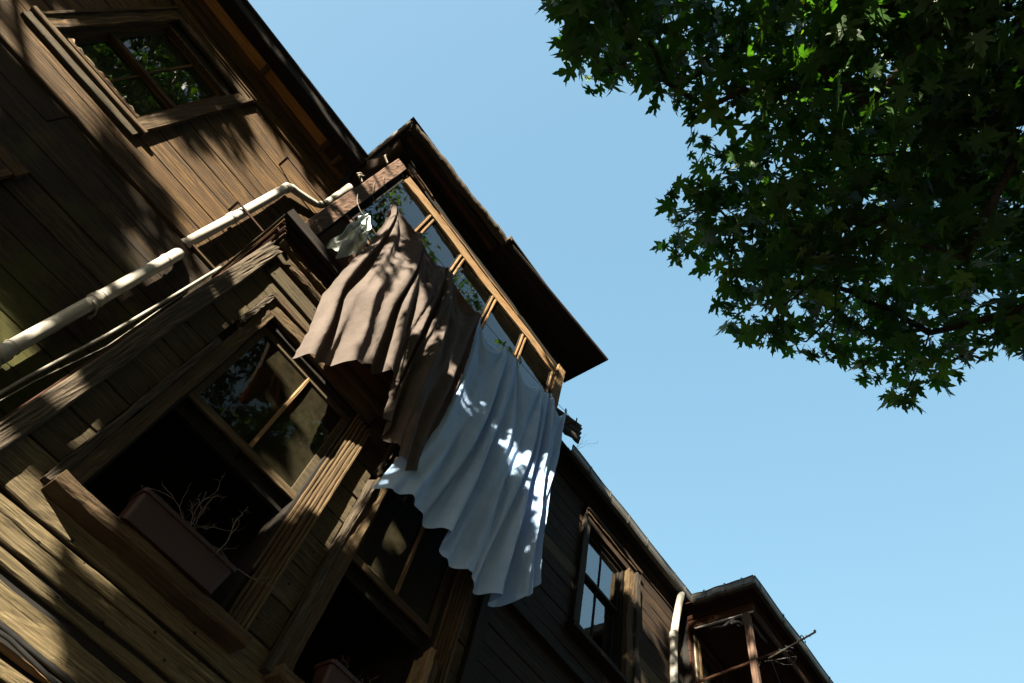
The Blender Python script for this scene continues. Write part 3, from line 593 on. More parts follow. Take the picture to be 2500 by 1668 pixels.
# ================================================================== red-brown house with the roofed balcony
H4 = thing('timber_house', (9.3, 4, -1.6), 'red-brown timber house at the lower right with a roofed balcony on a square post', 'house')
mb = MB(); mb.box(8.13, 11.5, 4.2, 4.5, -1.6, 6.0); mb.box(8.13, 8.32, 4.2, 4.5, 6.0, 7.6); mb.box(9.1, 11.5, 4.2, 4.5, 6.0, 7.6); mb.box(8.32, 9.1, 4.2, 4.5, 7.15, 7.6); mb.box(8.32, 9.1, 4.46, 4.5, 6.0, 7.15)
mb.box(8.13, 8.3, 4.5, 9, -1.6, 7.6)
w4 = build('wall', mb, M['back'], H4)
for (za, zb) in rows(2.2, 7.45, .2, .01):
    if zb > 6.0:
        plank('board', w4, M['rustx'], 'x', 8.105, 8.30, 'z', za, zb - .006, 'y', 4.165, 4.2, seg=3)
        plank('board', w4, M['rustx'], 'x', 9.12, 11.5, 'z', za, zb - .006, 'y', 4.165, 4.2, seg=5)
    else: plank('board', w4, M['rustx'], 'x', 8.105, 11.5, 'z', za, zb - .006, 'y', 4.165, 4.2, seg=6)
WE = window_frame(H4, (8.34, 9.08, 6.02, 7.13), 4.17, 4.3, .03, 'rustz')
for (a, b) in ((8.2, 8.26), (8.29, 8.34)): plank('casing', WE, M['jambz'], 'z', 5.9, 7.14, 'x', a, b, 'y', 4.11, 4.165, seg=8)
plank('casing', WE, M['rustx'], 'x', 8.2, 9.15, 'z', 7.15, 7.22, 'y', 4.11, 4.165, seg=8); pane(WE, 8.37, 9.05, 4.25, 6.05, 7.1, 'glass')
m = MB(); m.box(8.345, 8.36, 4.12, 4.15, 6.78, 6.9); build('hinge', m, M['alu'], WE)
# balcony roof: eaves beam boards on two sides, ceiling, zinc gutter
bl = [(7.345, 7.47), (7.19, 7.335)]
for za, zb in bl:
    plank('beam_board', H4, M['rusty'], 'y', 3.06, 4.16, 'z', za, zb, 'x', 8.04 + .02 * (zb < 7.4), 8.13, seg=10, wob=.003, depth=.003, cols=3)
    plank('beam_board', H4, M['rustx'], 'x', 8.14, 11.5, 'z', za, zb, 'y', 3.065 + .02 * (zb < 7.4), 3.15, seg=14, wob=.003)
plank('white_trim', H4, plain('white painted bead', (.4, .39, .38), .5), 'y', 3.07, 4.05, 'z', 7.16, 7.182, 'x', 8.055, 8.075, seg=4, wob=.001); plank('white_trim', H4, M['pinkx'], 'x', 8.1, 11.5, 'z', 7.16, 7.182, 'y', 3.09, 3.11, seg=6, wob=.001)
cl = MB(); cl.box(8.16, 11.5, 3.16, 4.16, 7.30, 7.34); cl = build('balcony_ceiling', cl, M['rustx'], H4)
for k in range(7): plank('ceiling_board', cl, M['rustx'], 'x', 8.165, 11.5, 'y', 3.165 + .14 * k, 3.165 + .14 * k + .134, 'z', 7.282, 7.3, seg=6)
mb = MB(); mb.box(7.84, 11.5, 2.93, 3.06, 7.475, 7.49); mb.box(7.84, 8.16, 3.06, 4.1, 7.475, 7.49); build('soffit', mb, M['rustx'], H4)
mb = MB(); mb.add([(7.84, 2.93, 7.495), (11.5, 2.93, 7.495), (11.5, 6, 7.495), (7.84, 6, 7.495), (10.4, 5.4, 8.35), (11.5, 5.4, 8.35), (11.5, 6, 8.35), (10.4, 6, 8.35)], [(0,3,2,1),(4,5,6,7),(0,1,5,4),(1,2,6,5),(2,3,7,6),(3,0,4,7)]); build('roof', mb, M['roof'], H4)
gutter(H4, (7.765, 3.93, 0), (7.765, 2.862, 0), (-1, 0, 0), 7.40, 7.525, .08, [.22, .55, .82]); gutter(H4, (7.765, 2.857, 0), (11.5, 2.857, 0), (0, -1, 0), 7.40, 7.525, .08, [.05, .26, .47, .7])
po = plank('balcony_post', H4, M['pinkz'], 'z', 2.3, 7.17, 'y', 3.14, 3.235, 'x', 8.04, 8.13, seg=20, wob=.001, cols=2)
plank('balcony_post', H4, M['rustz'], 'z', 2.3, 7.17, 'y', 3.14, 3.235, 'x', 10.9, 11.0, seg=8, wob=.001)
mb = MB(); mb.box(8.05, 11.5, 3.1, 4.2, 2.1, 2.3); build('balcony_floor', mb, M['rustx'], H4)
plank('balcony_rail', H4, M['rustx'], 'x', 8.05, 11.5, 'z', 3.3, 3.38, 'y', 3.12, 3.2, seg=6)
# fretwork brackets either side of the post
def bracket(dirv):
    m = MB(); c = Vector((8.085, 3.19, 0)); d = Vector(dirv); pr = []
    def pt(a, z): q = c + d * a; return (q.x, q.y, z)
    m.tube([pt(.07, 7.16), pt(.07, 7.0)], .016, 6); m.tube([pt(.07, 7.155), pt(.66, 7.155)], .012, 6)
    arc = [pt(.09 + .12 * (1 - math.cos(t)), 7.0 + .1 * math.sin(t)) for t in [i * .26 for i in range(9)]]
    m.tube(arc, [.02] * 9, 6); m.tube([pt(.2 + .42 * t, 7.10 + .035 * math.sin(t * 9) * (1 - t)) for t in [i / 14 for i in range(15)]], [.026 * (1 - .7 * i / 14) for i in range(15)], 6)
    m.tube([pt(.12, 7.01), pt(.15, 6.995), pt(.165, 7.015), pt(.15, 7.04)], .014, 6)
    build('fretwork_bracket', m, M['bracket'], H4)
bracket((0, 1, 0)); bracket((1, 0, 0))
m = MB(); m.tube([(8.17, 4.13, 7.13), (8.165, 4.12, 6.5), (8.18, 4.12, 5.6), (8.17, 4.12, 3)], .012, 8); build('white_conduit', m, M['cable'], H4, smooth=True)
# ================================================================== television aerial on a pole
AN = thing('television_aerial', (8.1, 3.1, 6.38), 'rusty television aerial on a pole poking out past the balcony post', 'aerial')
m = MB(); m.tube([(8.13, 4.16, 6.30), (8.11, 3.0, 6.42), (8.11, 2.8, 6.44)], .02, 8); build('pole', m, M['rusty'], AN)
m = MB(); b0 = Vector((8.1, 2.98, 6.37)); b1 = Vector((8.1, 2.27, 6.58)); m.tube([b0, b1], .014, 6); m.tube([b1, b1 + Vector((0, -.01, .03))], .018, 6); build('boom', m, M['alu'], AN)
ed = Vector((.75, 0, .45)).normalized()
for t, l in ((.32, .2), (.45, .19), (.66, .09), (.7, .1), (.74, .1), (.86, .12)):
    c = b0.lerp(b1, t); m = MB(); m.tube([c - ed * l, c + ed * l], .005, 5); build('element', m, M['alu'], AN)
m = MB(); c = b0.lerp(b1, .72); m.tube([c + ed * .09 * math.cos(a) + Vector((0, -.02, 0)) * 1 + Vector((-.02, 0, .05)) * math.sin(a) for a in [i * .4 for i in range(16)]], .008, 5); build('dipole_loop', m, M['alu'], AN)
m = MB(); m.tube([(8.12, 2.95, 6.36), (8.18, 2.8, 6.28), (8.22, 2.7, 6.28), (8.2, 2.62, 6.36), (8.13, 2.66, 6.42), (8.1, 2.75, 6.43)], .006, 5); m.tube([(8.05, 3.02, 6.30), (8.12, 2.8, 6.33), (8.2, 2.62, 6.37)], .007, 5); build('aerial_lead', m, M['bcable'], AN)
for i, (a, b) in enumerate((((8.1, 3.1, 6.36), (8.1, 3.4, 5.7)), ((8.12, 2.95, 6.35), (8.6, 2.95, 5.7)))):
    m = MB(); m.tube([a, b], .004, 5); build('guy_wire', m, M['bcable'], AN)
# ================================================================== cables
def cable(pts, r, mat, label, n=8):
    m = MB(); pp = []
    for i in range(len(pts) - 1):
        for t in (0, .33, .66): pp.append(Vector(pts[i]).lerp(Vector(pts[i+1]), t))
    pp.append(Vector(pts[-1])); m.tube(pp, r, n); return build('cable', m, M[mat], smooth=True, label=label, cat='cable')
cable([(-.49, 4.33, 2.2), (-.47, 4.335, 2.9), (-.425, 4.335, 3.6), (-.405, 4.34, 4.3), (-.392, 4.345, 5.0)], .0135, 'cable', 'thick white cable running straight up the mossy wall beside the downpipe')
cable([(-.46, 4.33, 2.2), (-.425, 4.31, 2.9), (-.36, 4.33, 3.5), (-.375, 4.345, 4.2), (-.38, 4.35, 5.0)], .0045, 'cable', 'thin pale wire sagging just beside the thick white cable', 6)
cable([(-.2, 3.51, 1.425), (.4, 3.515, 1.43), (1.2, 3.51, 1.41), (2.2, 3.515, 1.425), (3.2, 3.51, 1.42)], .0125, 'bcable', 'upper black cable along the bare boards in the bottom left corner')
cable([(-.2, 3.50, 1.36), (.5, 3.505, 1.405), (1.2, 3.505, 1.34), (2.2, 3.50, 1.36), (3.2, 3.505, 1.35)], .011, 'bcable', 'lower black cable along the bare boards in the bottom left corner')
# ================================================================== planters, dead plants, things at windows
def planter(x0, x1, label):
    P = thing('flower_box', ((x0 + x1) / 2, 3.43, 2.062), label, 'flower box', 'flower boxes on the window sills')
    y0, y1, z0, z1 = 3.34, 3.53, 2.062, 2.25; t = .008; m = MB()
    n = 4
    def ring(ins, z, r=.03):
        out = []
        for cx, cy, a0 in ((x1 - ins - r, y1 - ins - r, 0), (x0 + ins + r, y1 - ins - r, 90), (x0 + ins + r, y0 + ins + r, 180), (x1 - ins - r, y0 + ins + r, 270)):
            for i in range(n + 1):
                a = math.radians(a0 + 90 * i / n); out.append((cx + r * math.cos(a), cy + r * math.sin(a), z))
        return out
    prof = [(.03, z0), (.012, z1 - .03), (.012, z1 - .026), (0, z1 - .024), (0, z1), (.012, z1), (.02, z1 - .02), (.03, z1 - .06)]
    rs = [ring(i, z) for i, z in prof]; k = len(rs[0]); vs = [p for r in rs for p in r]
    m.add(vs, [(i*k+j, i*k+(j+1)%k, (i+1)*k+(j+1)%k, (i+1)*k+j) for i in range(len(rs)-1) for j in range(k)] + [tuple(range(k))])
    build('tub', m, M['terra'], P)
    m = MB(); m.add(ring(.031, z1 - .055), [tuple(range(k))]); build('soil', m, M['soil'], P, fix=False)
    return P
planter(.43, 1.12, 'red planter with bare twigs on the sill under the laundry, left of the two')
planter(1.93, 2.58, 'red planter with curly dry stems at the bottom edge, right of the two')
def twigs(name, base, n, ln, mat, label, cat, curl=.4, sub=3, spread=.5, seed=1, rad=.004, out=(0, -.3, .6)):
    r = random.Random(seed); P = thing(name, base, label, cat); m = MB()
    def grow(p, d, l, rad, depth):
        pts = [p]; segs = 7
        for i in range(segs):
            d = (d + Vector((r.uniform(-1, 1), r.uniform(-1, 1), r.uniform(-1, 1))) * curl).normalized()
            p = p + d * l / segs; pts.append(p)
            if depth > 0 and i > 1 and r.random() < .6:
                grow(p, (d + Vector((r.uniform(-1, 1), r.uniform(-1, 1), r.uniform(-1, 1))) * .9).normalized(), l * r.uniform(.25, .5), rad * .6, depth - 1)
        m.tube(pts, [rad * (1 - .7 * i / segs) * r.uniform(.85, 1.25) for i in range(segs + 1)], 5)
    for i in range(n):
        b = Vector(base) + Vector((r.uniform(-1, 1) * spread, r.uniform(-.05, .05), 0))
        grow(b, (Vector(out) + Vector((r.uniform(-.8, .8), r.uniform(-.4, .2), r.uniform(-.4, .5)))).normalized(), ln * r.uniform(.5, 1.1), rad, sub)
    build('stems', m, M[mat], P); return P
twigs('dead_plant', (.82, 3.42, 2.2), 9, .36, 'twig', 'bare grey twigs sprawling out of the left red planter', 'dead plant', .42, 2, .26, 3)
m_dry = twigs('dead_plant', (2.3, 3.40, 2.2), 16, .3, 'straw', 'tangle of curly straw-coloured stems in the right red planter', 'dead plant', .75, 2, .16, 7, .0028)
twigs('dead_weed', (4.55, 4.03, 7.68), 3, .34, 'twig', 'wispy dry weed sprouting from the gutter next to the blue sheet', 'weed', .45, 2, .18, 9, .0025, (0.2, -.35, .4))
rv = []
for i in range(15):
    z = 5.72 + .72 * i / 14
    rv.append([(-2.86 + .42 * j / 24 * (1 - .35 * (i / 14)), 4.70 + .018 * math.sin(j * 1.1 + i * .35) + .01 * math.sin(j * 2.3), z) for j in range(25)])
cu = ribbon('curtain', rv, M['curtain'], None, .003); props(cu, 'limp grey-green curtain behind the lower left pane of the upper window', 'curtain')
def bottle(x, y, z, h, r, mat, label):
    m = MB(); m.tube([(x, y, z), (x, y, z + .005), (x, y, z + h * .62), (x + .004, y, z + h * .74), (x + .004, y, z + h * .8), (x + .004, y, z + h)], [r * .9, r, r, r * .55, r * .42, r * .45], 12)
    return build('bottle', m, M[mat], smooth=True, label=label, cat='bottle', group='bottles behind the last bay pane')
bottle(3.09, 3.585, 6.82, .34, .045, 'bottle', 'tall pale blue bottle by the right end of the bay glazing')
bottle(2.99, 3.585, 6.82, .16, .04, 'bottle', 'short pale blue bottle next to the tall one in the bay')
# ================================================================== clotheslines and laundry
def line(pts, label):
    m = MB(); pp = []
    for a, b in zip(pts, pts[1:]):
        for t in (0, .25, .5, .75):
            q = Vector(a).lerp(Vector(b), t); q.z -= .02 * math.sin(math.pi * t); pp.append(q)
    pp.append(Vector(pts[-1])); m.tube(pp, .0032, 5); return build('clothesline', m, M['cord'], label=label, cat='clothesline', group='clotheslines across the bay')
line([(-.16, 3.395, 6.98), (-.1, 3.2, 6.47), (.154, 3.2, 6.37), (1.03, 3.2, 6.40), (1.655, 3.2, 6.34), (2.35, 3.2, 6.40), (3.35, 3.2, 6.56), (3.555, 3.205, 6.63)], 'string carrying the brown and blue sheets, tied to the mauve-brown post')
line([(-.17, 3.395, 6.72), (-.12, 3.30, 6.30), (.4, 3.30, 6.2), (2.0, 3.3, 6.1), (3.3, 3.36, 6.3)], 'second string running behind the brown sheet')
line([(-.18, 3.395, 6.25), (-.09, 3.26, 5.86), (.05, 3.24, 5.78), (.5, 3.24, 5.7), (3.2, 3.36, 5.8)], 'lowest string holding the white gauze rag')
V = Vector
BROWN = cloth_mat('mauve-brown cotton', (.072, .06, .054), (.14, .042, .02), .2, col2=(.05, .042, .038))
BLUE = cloth_mat('pale blue cotton', (.28, .4, .59), (.16, .26, .45), .2, col2=(.235, .35, .54))
def soften(poly, n=2):
    """round the corners of an outline a little"""
    p = [V(q) for q in poly]
    for _ in range(n):
        q = [p[0]]
        for s, e in zip(p, p[1:]): q += [s.lerp(e, .2), s.lerp(e, .8)]
        p = q + [p[-1]]
    return p
def along(poly, t):
    ls = [(e - s).length for s, e in zip(poly, poly[1:])]; d = t * sum(ls)
    for k, l in enumerate(ls):
        if d <= l or k == len(ls) - 1: return poly[k].lerp(poly[k+1], min(1., d / max(l, 1e-9)))
        d -= l
def step(t): t = max(0., min(1., t)); return t * t * (3 - 2 * t)
# the sheets are hung for real: a wide cloth is pegged to the line at a few points, gathered there, and left to fall for a few seconds
loom = bpy.data.scenes.new('loom'); loom.gravity = (0, 0, -9.81); FRAMES = 56
def peg_out(name, nu, nv, width, height, pins, seed, bend, gather):
    r = random.Random(seed); us = [q[0] for q in pins]; init = []; rest = []
    def top(u):
        if u <= us[0]: return V(pins[0][1:]) + V((-(us[0] - u) * width * .5, 0, -(us[0] - u) * width * .8))
        for s, e in zip(pins, pins[1:]):
            if s[0] <= u <= e[0] + 1e-9:
                t = (u - s[0]) / (e[0] - s[0]); q = V(s[1:]).lerp(V(e[1:]), t); q.z -= .2 * (e[0] - s[0]) * width * math.sin(math.pi * t); return q
        return V(pins[-1][1:])
    for i in range(nv + 1):
        v = i / nv
        for j in range(nu + 1):
            u = j / nu
            init.append(top(u) + V((0, .05 * math.sin(u * 33 + seed + .9 * math.sin(5 * v)) * min(1, .3 + v) + .02 * math.sin(71 * u + 3 * v) + r.uniform(-.004, .004), -height * v * .97)))
            rest.append(V((u * width, 0, -height * v)))
    n = nu + 1; me = bpy.data.meshes.new(name); me.from_pydata(init, [], [(i*n+j, i*n+j+1, (i+1)*n+j+1, (i+1)*n+j) for i in range(nv) for j in range(nu)])
    o = bpy.data.objects.new(name, me); loom.collection.objects.link(o)
    basis = o.shape_key_add(name='Basis'); flat = o.shape_key_add(name='flat')
    for k, q in enumerate(rest): flat.data[k].co = q
    flat.value = 0
    vg = o.vertex_groups.new(name='pegged')
    for u, x, y, z in pins:
        for d in range(-gather, gather + 1):
            j = round(u * nu) + d
            if 0 <= j <= nu: vg.add([j], 1.0, 'REPLACE'); basis.data[j].co = (x + d * .007, y + .014 * (-1) ** d, z - .005 * abs(d))
    c = o.modifiers.new('cloth', 'CLOTH'); s = c.settings
    s.vertex_group_mass = 'pegged'; s.quality = 6; s.mass = .25; s.tension_stiffness = s.compression_stiffness = 22; s.shear_stiffness = 6; s.bending_stiffness = bend; s.air_damping = 2.0
    s.tension_damping = s.compression_damping = s.shear_damping = 8; s.rest_shape_key = flat
    c.collision_settings.use_self_collision = False; c.point_cache.frame_start = 1; c.point_cache.frame_end = FRAMES
    return o
def take_down(o, nu, nv, name, mat, label, left, right, bottom, depth, bulge, curl=0., fray=.006, seed=1, y0=3.2):
    """read the fallen cloth back as a still mesh, its outline drawn to the shape the wind gave it"""
    em = o.evaluated_get(loom.view_layers[0].depsgraph).to_mesh(); P = [q.co.copy() for q in em.vertices]; n = nu + 1; r = random.Random(seed)
    left, right, bottom = soften(left), soften(right), soften(bottom)
    def smoothed(ds, k):
        for _ in range(k): ds = [ds[0]] + [(ds[i-1] + ds[i] * 2 + ds[i+1]) / 4 for i in range(1, len(ds) - 1)] + [ds[-1]]
        return ds
    dl = smoothed([along(left, i / nv) - P[i*n] for i in range(nv + 1)], 3); dr = smoothed([along(right, i / nv) - P[i*n+nu] for i in range(nv + 1)], 3); db = smoothed([along(bottom, j / nu) - P[nv*n+j] for j in range(n)], 4)
    dl[0] = dr[0] = V((0, 0, 0)); vs = []
    for i in range(nv + 1):
        v = i / nv; vv = v ** 1.5
        for j in range(n):
            u = j / nu; q = P[i*n+j]
            d = dl[i] * (1-u) + dr[i] * u + db[j] * vv - (dl[nv] * (1-u) + dr[nv] * u) * vv
            y = y0 + (q.y - 3.2) * depth * (.75 + .5 * v) - bulge * math.sin(math.pi * min(1, v * 1.02)) * (.3 + .9 * math.sin(math.pi * u))
            x = q.x + d.x; z = q.z + d.z
            if curl: e = max(0., 1 - u / .13) ** 1.2 * step((v - .5) / .2); y += curl * e; x += .12 * e * curl
            if i == nv or j in (0, nu): x += r.uniform(-fray, fray); z += r.uniform(-fray, fray)
            vs.append((x, y, z))
    mb = MB(); mb.add(vs, [(i*n+j, i*n+j+1, (i+1)*n+j+1, (i+1)*n+j) for i in range(nv) for j in range(nu)])
    s = build(name, mb, mat, smooth=True, fix=False, label=label, cat='sheet')
    sd = s.modifiers.new('smooth', 'SUBSURF'); sd.levels = sd.render_levels = 1
    return s
BN, LN = (84, 62), (92, 66)
cloth_brown = peg_out('cloth_brown', *BN, 2.5, 2.75, [(.07, .154, 3.2, 6.37), (.36, .57, 3.2, 6.38), (.64, 1.03, 3.2, 6.40), (.70, 1.1, 3.2, 6.39), (1, 1.66, 3.2, 6.34)], 5, .12, 2)
cloth_blue = peg_out('cloth_blue', *LN, 3.0, 2.95, [(0, 1.68, 3.21, 6.33), (.28, 2.18, 3.2, 6.38), (.34, 2.34, 3.2, 6.39), (.62, 2.84, 3.2, 6.46), (.69, 2.97, 3.2, 6.49), (.76, 3.06, 3.2, 6.5), (1, 3.35, 3.2, 6.57)], 3, .06, 2)
for f in range(1, FRAMES + 1): loom.frame_set(f)
take_down(cloth_brown, *BN, 'brown_bed_sheet', BROWN, 'ragged mauve-brown sheet pegged at the left end of the line',
    [V((.12, 3.2, 6.28)), V((.20, 3.2, 5.9)), V((.26, 3.2, 5.4)), V((.27, 3.2, 4.9)), V((.30, 3.2, 4.5)), V((.42, 3.2, 4.15)), V((.49, 3.2, 3.72))],
    [V((1.66, 3.2, 6.34)), V((1.70, 3.2, 5.8)), V((1.76, 3.2, 5.0)), V((1.80, 3.2, 4.3)), V((1.90, 3.2, 3.9))],
    [V((.49, 3.2, 3.72)), V((.68, 3.2, 3.86)), V((.95, 3.2, 4.15)), V((1.23, 3.2, 4.36)), V((1.28, 3.2, 4.2)), V((1.36, 3.2, 3.92)), V((1.5, 3.2, 3.8)), V((1.58, 3.2, 3.6)), V((1.75, 3.2, 3.7)), V((1.90, 3.2, 3.9))], 1.55, .13, curl=.2, fray=.008, y0=3.17)
take_down(cloth_blue, *LN, 'blue_bed_sheet', BLUE, 'long pale blue sheet with deep folds at the right end of the line',
    [V((1.68, 3.2, 6.33)), V((1.72, 3.2, 5.8)), V((1.74, 3.2, 5.0)), V((1.70, 3.2, 4.2)), V((1.60, 3.2, 3.42))],
    [V((3.35, 3.2, 6.57)), V((3.30, 3.2, 5.7)), V((3.27, 3.2, 5.0)), V((3.31, 3.2, 4.3)), V((3.39, 3.2, 3.93))],
    [V((1.60, 3.2, 3.42)), V((1.85, 3.2, 3.5)), V((2.03, 3.2, 3.54)), V((2.3, 3.2, 3.42)), V((2.5, 3.2, 3.37)), V((2.67, 3.2, 3.47)), V((2.675, 3.2, 3.33)), V((2.85, 3.2, 3.36)), V((3.12, 3.2, 3.5)), V((3.2, 3.2, 3.64)), V((3.3, 3.2, 3.72)), V((3.39, 3.2, 3.93))], 1.7, .09, fray=.004, seed=2, y0=3.19)
for o in (cloth_brown, cloth_blue):
    me = o.data; bpy.data.objects.remove(o); bpy.data.meshes.remove(me)
bpy.data.scenes.remove(loom)
GAUZE, nt, N, L, b = newmat('white net gauze')
raw, mp, rnd = coords(nt, (1, 1, 1)); b.inputs['Base Color'].default_value = (.42, .47, .46, 1); b.inputs['Roughness'].default_value = .95; b.inputs['Specular IOR Level'].default_value = .03
b.inputs['Alpha'].default_value = .75; bump(nt, b, noise(nt, raw, 70, 4, .7), .6, .01)
rv = []
for i in range(31):
    v = i / 30; row = []
    for j in range(37):
        u = j / 36; wd = .03 + .33 * v ** .7 * (1 - .2 * v)
        row.append((.05 + .11 * v + (u - .42) * wd + .012 * math.sin(19 * v + 3 * u), 3.235 - .04 * math.sin(3.1 * v) - (.012 + .03 * v) * math.sin(15 * u + 4 * v) - .012 * math.sin(34 * u - 9 * v), 5.82 - (.80 + .1 * math.sin(5 * u + .5)) * v + .02 * math.sin(13 * u) * v))
    rv.append(row)
gz = ribbon('gauze_rag', rv, GAUZE, None, .002); props(gz, 'small white net rag hanging beside the mauve-brown post', 'rag')
def peg(x, y, z, mat, label, rz=0.):
    P = thing('clothes_peg', (x, y, z), label, 'clothes peg', 'clothes pegs on the line')
    for s in (-1, 1):
        m = MB(); m.add([(x + s*.004 + a, y - .006 + bq, z + c + s * 0) for a, bq, c in ((-.004, 0, -.03), (.004, 0, -.03), (.004, .012, -.03), (-.004, .012, -.03), (-.004 + s*.006, 0, .045), (.004 + s*.006, 0, .045), (.004 + s*.006, .012, .045), (-.004 + s*.006, .012, .045))],
                        [(0,3,2,1),(4,5,6,7),(0,1,5,4),(1,2,6,5),(2,3,7,6),(3,0,4,7)]); build('jaw', m, M[mat], P)
for x, z, mt, lb in ((.16, 6.37, 'peg', 'dark peg at the peak of the brown sheet'), (.06, 5.79, 'green', 'green peg on the white net rag'), (1.03, 6.40, 'peg', 'dark peg in the middle of the brown sheet'), (1.66, 6.34, 'bottle', 'blue peg where the two sheets meet'), (2.42, 6.41, 'peg', 'dark peg in the middle of the blue sheet'), (3.03, 6.51, 'bottle', 'blue peg near the right end of the blue sheet'), (3.33, 6.57, 'peg', 'dark peg at the last corner of the blue sheet')):
    peg(x, 3.2 if z > 6 else 3.235, z, mt, lb)
# ================================================================== trees
LEAF, nt, N, L, b = newmat('plane leaf'); out = N['Material Output']
ge = N.new('ShaderNodeNewGeometry')
c = ramp(nt, ge.outputs['Random Per Island'], [(0., (.010, .034, .006)), (.35, (.016, .052, .009)), (.8, (.028, .078, .012)), (1., (.065, .1, .012))])
L.new(c, b.inputs['Base Color']); b.inputs['Roughness'].default_value = .48; b.inputs['Specular IOR Level'].default_value = .35
tr = N.new('ShaderNodeBsdfTranslucent'); L.new(mix(nt, 1., c, (2.0, 2.2, .5), 'MULTIPLY'), tr.inputs[0])
mx = N.new('ShaderNodeMixShader'); mx.inputs[0].default_value = .33; L.new(b.outputs[0], mx.inputs[1]); L.new(tr.outputs[0], mx.inputs[2]); L.new(mx.outputs[0], out.inputs[0])
half = [(.0, .0), (.09, -.06), (.27, -.13), (.29, -.02), (.50, .0), (.30, .10), (.19, .17), (.40, .25), (.43, .35), (.70, .43), (.48, .45), (.44, .56), (.27, .42), (.13, .40), (.21, .60), (.19, .74), (.10, .78), (.09, .92), (.0, 1.12)]
outl = half + [(-x, y) for x, y in half[-2:0:-1]]
LV = [(0, .3, 0)] + [(x, y, -.16 * (x*x + (y-.3)**2) + .05 * abs(x)) for x, y in outl]
LF = [(0, 1 + i, 1 + (i + 1) % len(outl)) for i in range(len(outl))]
def leaf_matrix(r, p, size, droop=.5):
    az = r.uniform(0, 6.283); tilt = r.gauss(.45, .6)
    # blade roughly level, tip hanging outward
    m = Matrix.Rotation(az, 4, 'Z') @ Matrix.Rotation(-tilt - droop * .4, 4, 'X') @ Matrix.Rotation(r.gauss(0, .45), 4, 'Y')
    s = size * r.choice((r.uniform(.45, .8), r.uniform(.8, 1.3)))
    return Matrix.Translation(p) @ m @ Matrix.Diagonal((s, s, s * r.uniform(.5, 2.2), 1))
def grow_tree(name, base, trunk_top, clusters, per, size, label, nleaf_obj, seed, trunk_r=.3, link=.9):
    r = random.Random(seed); T = thing(name, base, label, 'tree'); base = V(base)
    tp = V(trunk_top); m = MB()
    pts = [base.lerp(tp, t) + V((.06 * math.sin(5*t), .06 * math.cos(4*t), 0)) for t in [i / 10 for i in range(11)]]
    m.tube(pts, [trunk_r * (1.35 - .35 * min(1, i / 2)) * (1 - .035 * i) for i in range(11)], 14); build('trunk', m, M['bark'], T, smooth=True)
    # limbs: every leaf cluster grows from the nearest wood already there that is closer to the trunk
    cl = sorted(clusters, key=lambda q: (V(q[:3]) - tp).length); nodes = [(tp, None)]; 
    for q in cl:
        p = V(q[:3]); dp = (p - tp).length; best = None; bd = 1e9
        for i, (n, par) in enumerate(nodes):
            d = (n - p).length + .25 * max(0, (n - tp).length - dp * .8)
            if d < bd: bd = d; best = i
        nodes.append((p, best))
    wgt = [1.0] * len(nodes)
    for i in range(len(nodes) - 1, 0, -1): wgt[nodes[i][1]] += wgt[i]
    lim = MB(); twg = MB()
    for i in range(1, len(nodes)):
        p, par = nodes[i]; a = nodes[par][0]
        r1 = .0045 * wgt[i] ** .6 + .002; r0 = max(r1, .0045 * wgt[i] ** .6 * 1.15 + .003)
        d = (p - a); side = d.orthogonal().normalized() * d.length * r.uniform(-.1, .1)
        pp = [a + d * t + side * math.sin(math.pi * t) + V((0, 0, -.06 * d.length * math.sin(math.pi * t))) for t in [k / 5 for k in range(6)]]
        (lim if r1 > .012 else twg).tube(pp, [r0 + (r1 - r0) * k / 5 for k in range(6)], 7 if r1 > .012 else 5)
    build('limbs', lim, M['bark'], T, smooth=True)
    vs = []; fs = []; cand = []
    for q in clusters:
        p = V(q[:3]); rad = q[3]
        for _ in range(max(1, int(per * (rad / .3) ** 1.6))):
            while True:
                o = V((r.uniform(-1, 1), r.uniform(-1, 1), r.uniform(-1, 1)))
                if o.length < 1: break
            lp = p + V((o.x, o.y, o.z * .75)) * rad * 1.25
            mt = leaf_matrix(r, lp, size)
            cand.append((lp.length, mt))
            if r.random() < .12: twg.tube([p + (lp - p) * .2, p + (lp - p) * .65 + V((0, 0, .03)), lp], .003, 4)
    cand.sort(key=lambda t: t[0])
    vis = 0; leafmesh = bpy.data.meshes.new('leaf'); leafmesh.from_pydata(LV, [], LF); leafmesh.materials.append(LEAF)
    rest = MB()
    for k, (d, mt) in enumerate(cand):
        c = mt.translation; z = c.dot(_f)
        inframe = z > 0 and abs(c.dot(_r)) < z * .83 and abs(c.dot(_d)) < z * .56
        if vis < nleaf_obj and inframe:
            o = bpy.data.objects.new('leaf', leafmesh); C.objects.link(o); o.parent = T; mt2 = mt.copy(); mt2.translation = c - base; o.matrix_local = mt2; vis += 1
        else:
            n0 = len(rest.v); rest.v += [tuple(mt @ V(v)) for v in LV]; rest.f += [(a + n0, b_ + n0, c_ + n0) for a, b_, c_ in LF]
    build('twigs', twg, M['bark'], T, kind='stuff'); build('crown', rest, LEAF, T, fix=False, kind='stuff')
    return T
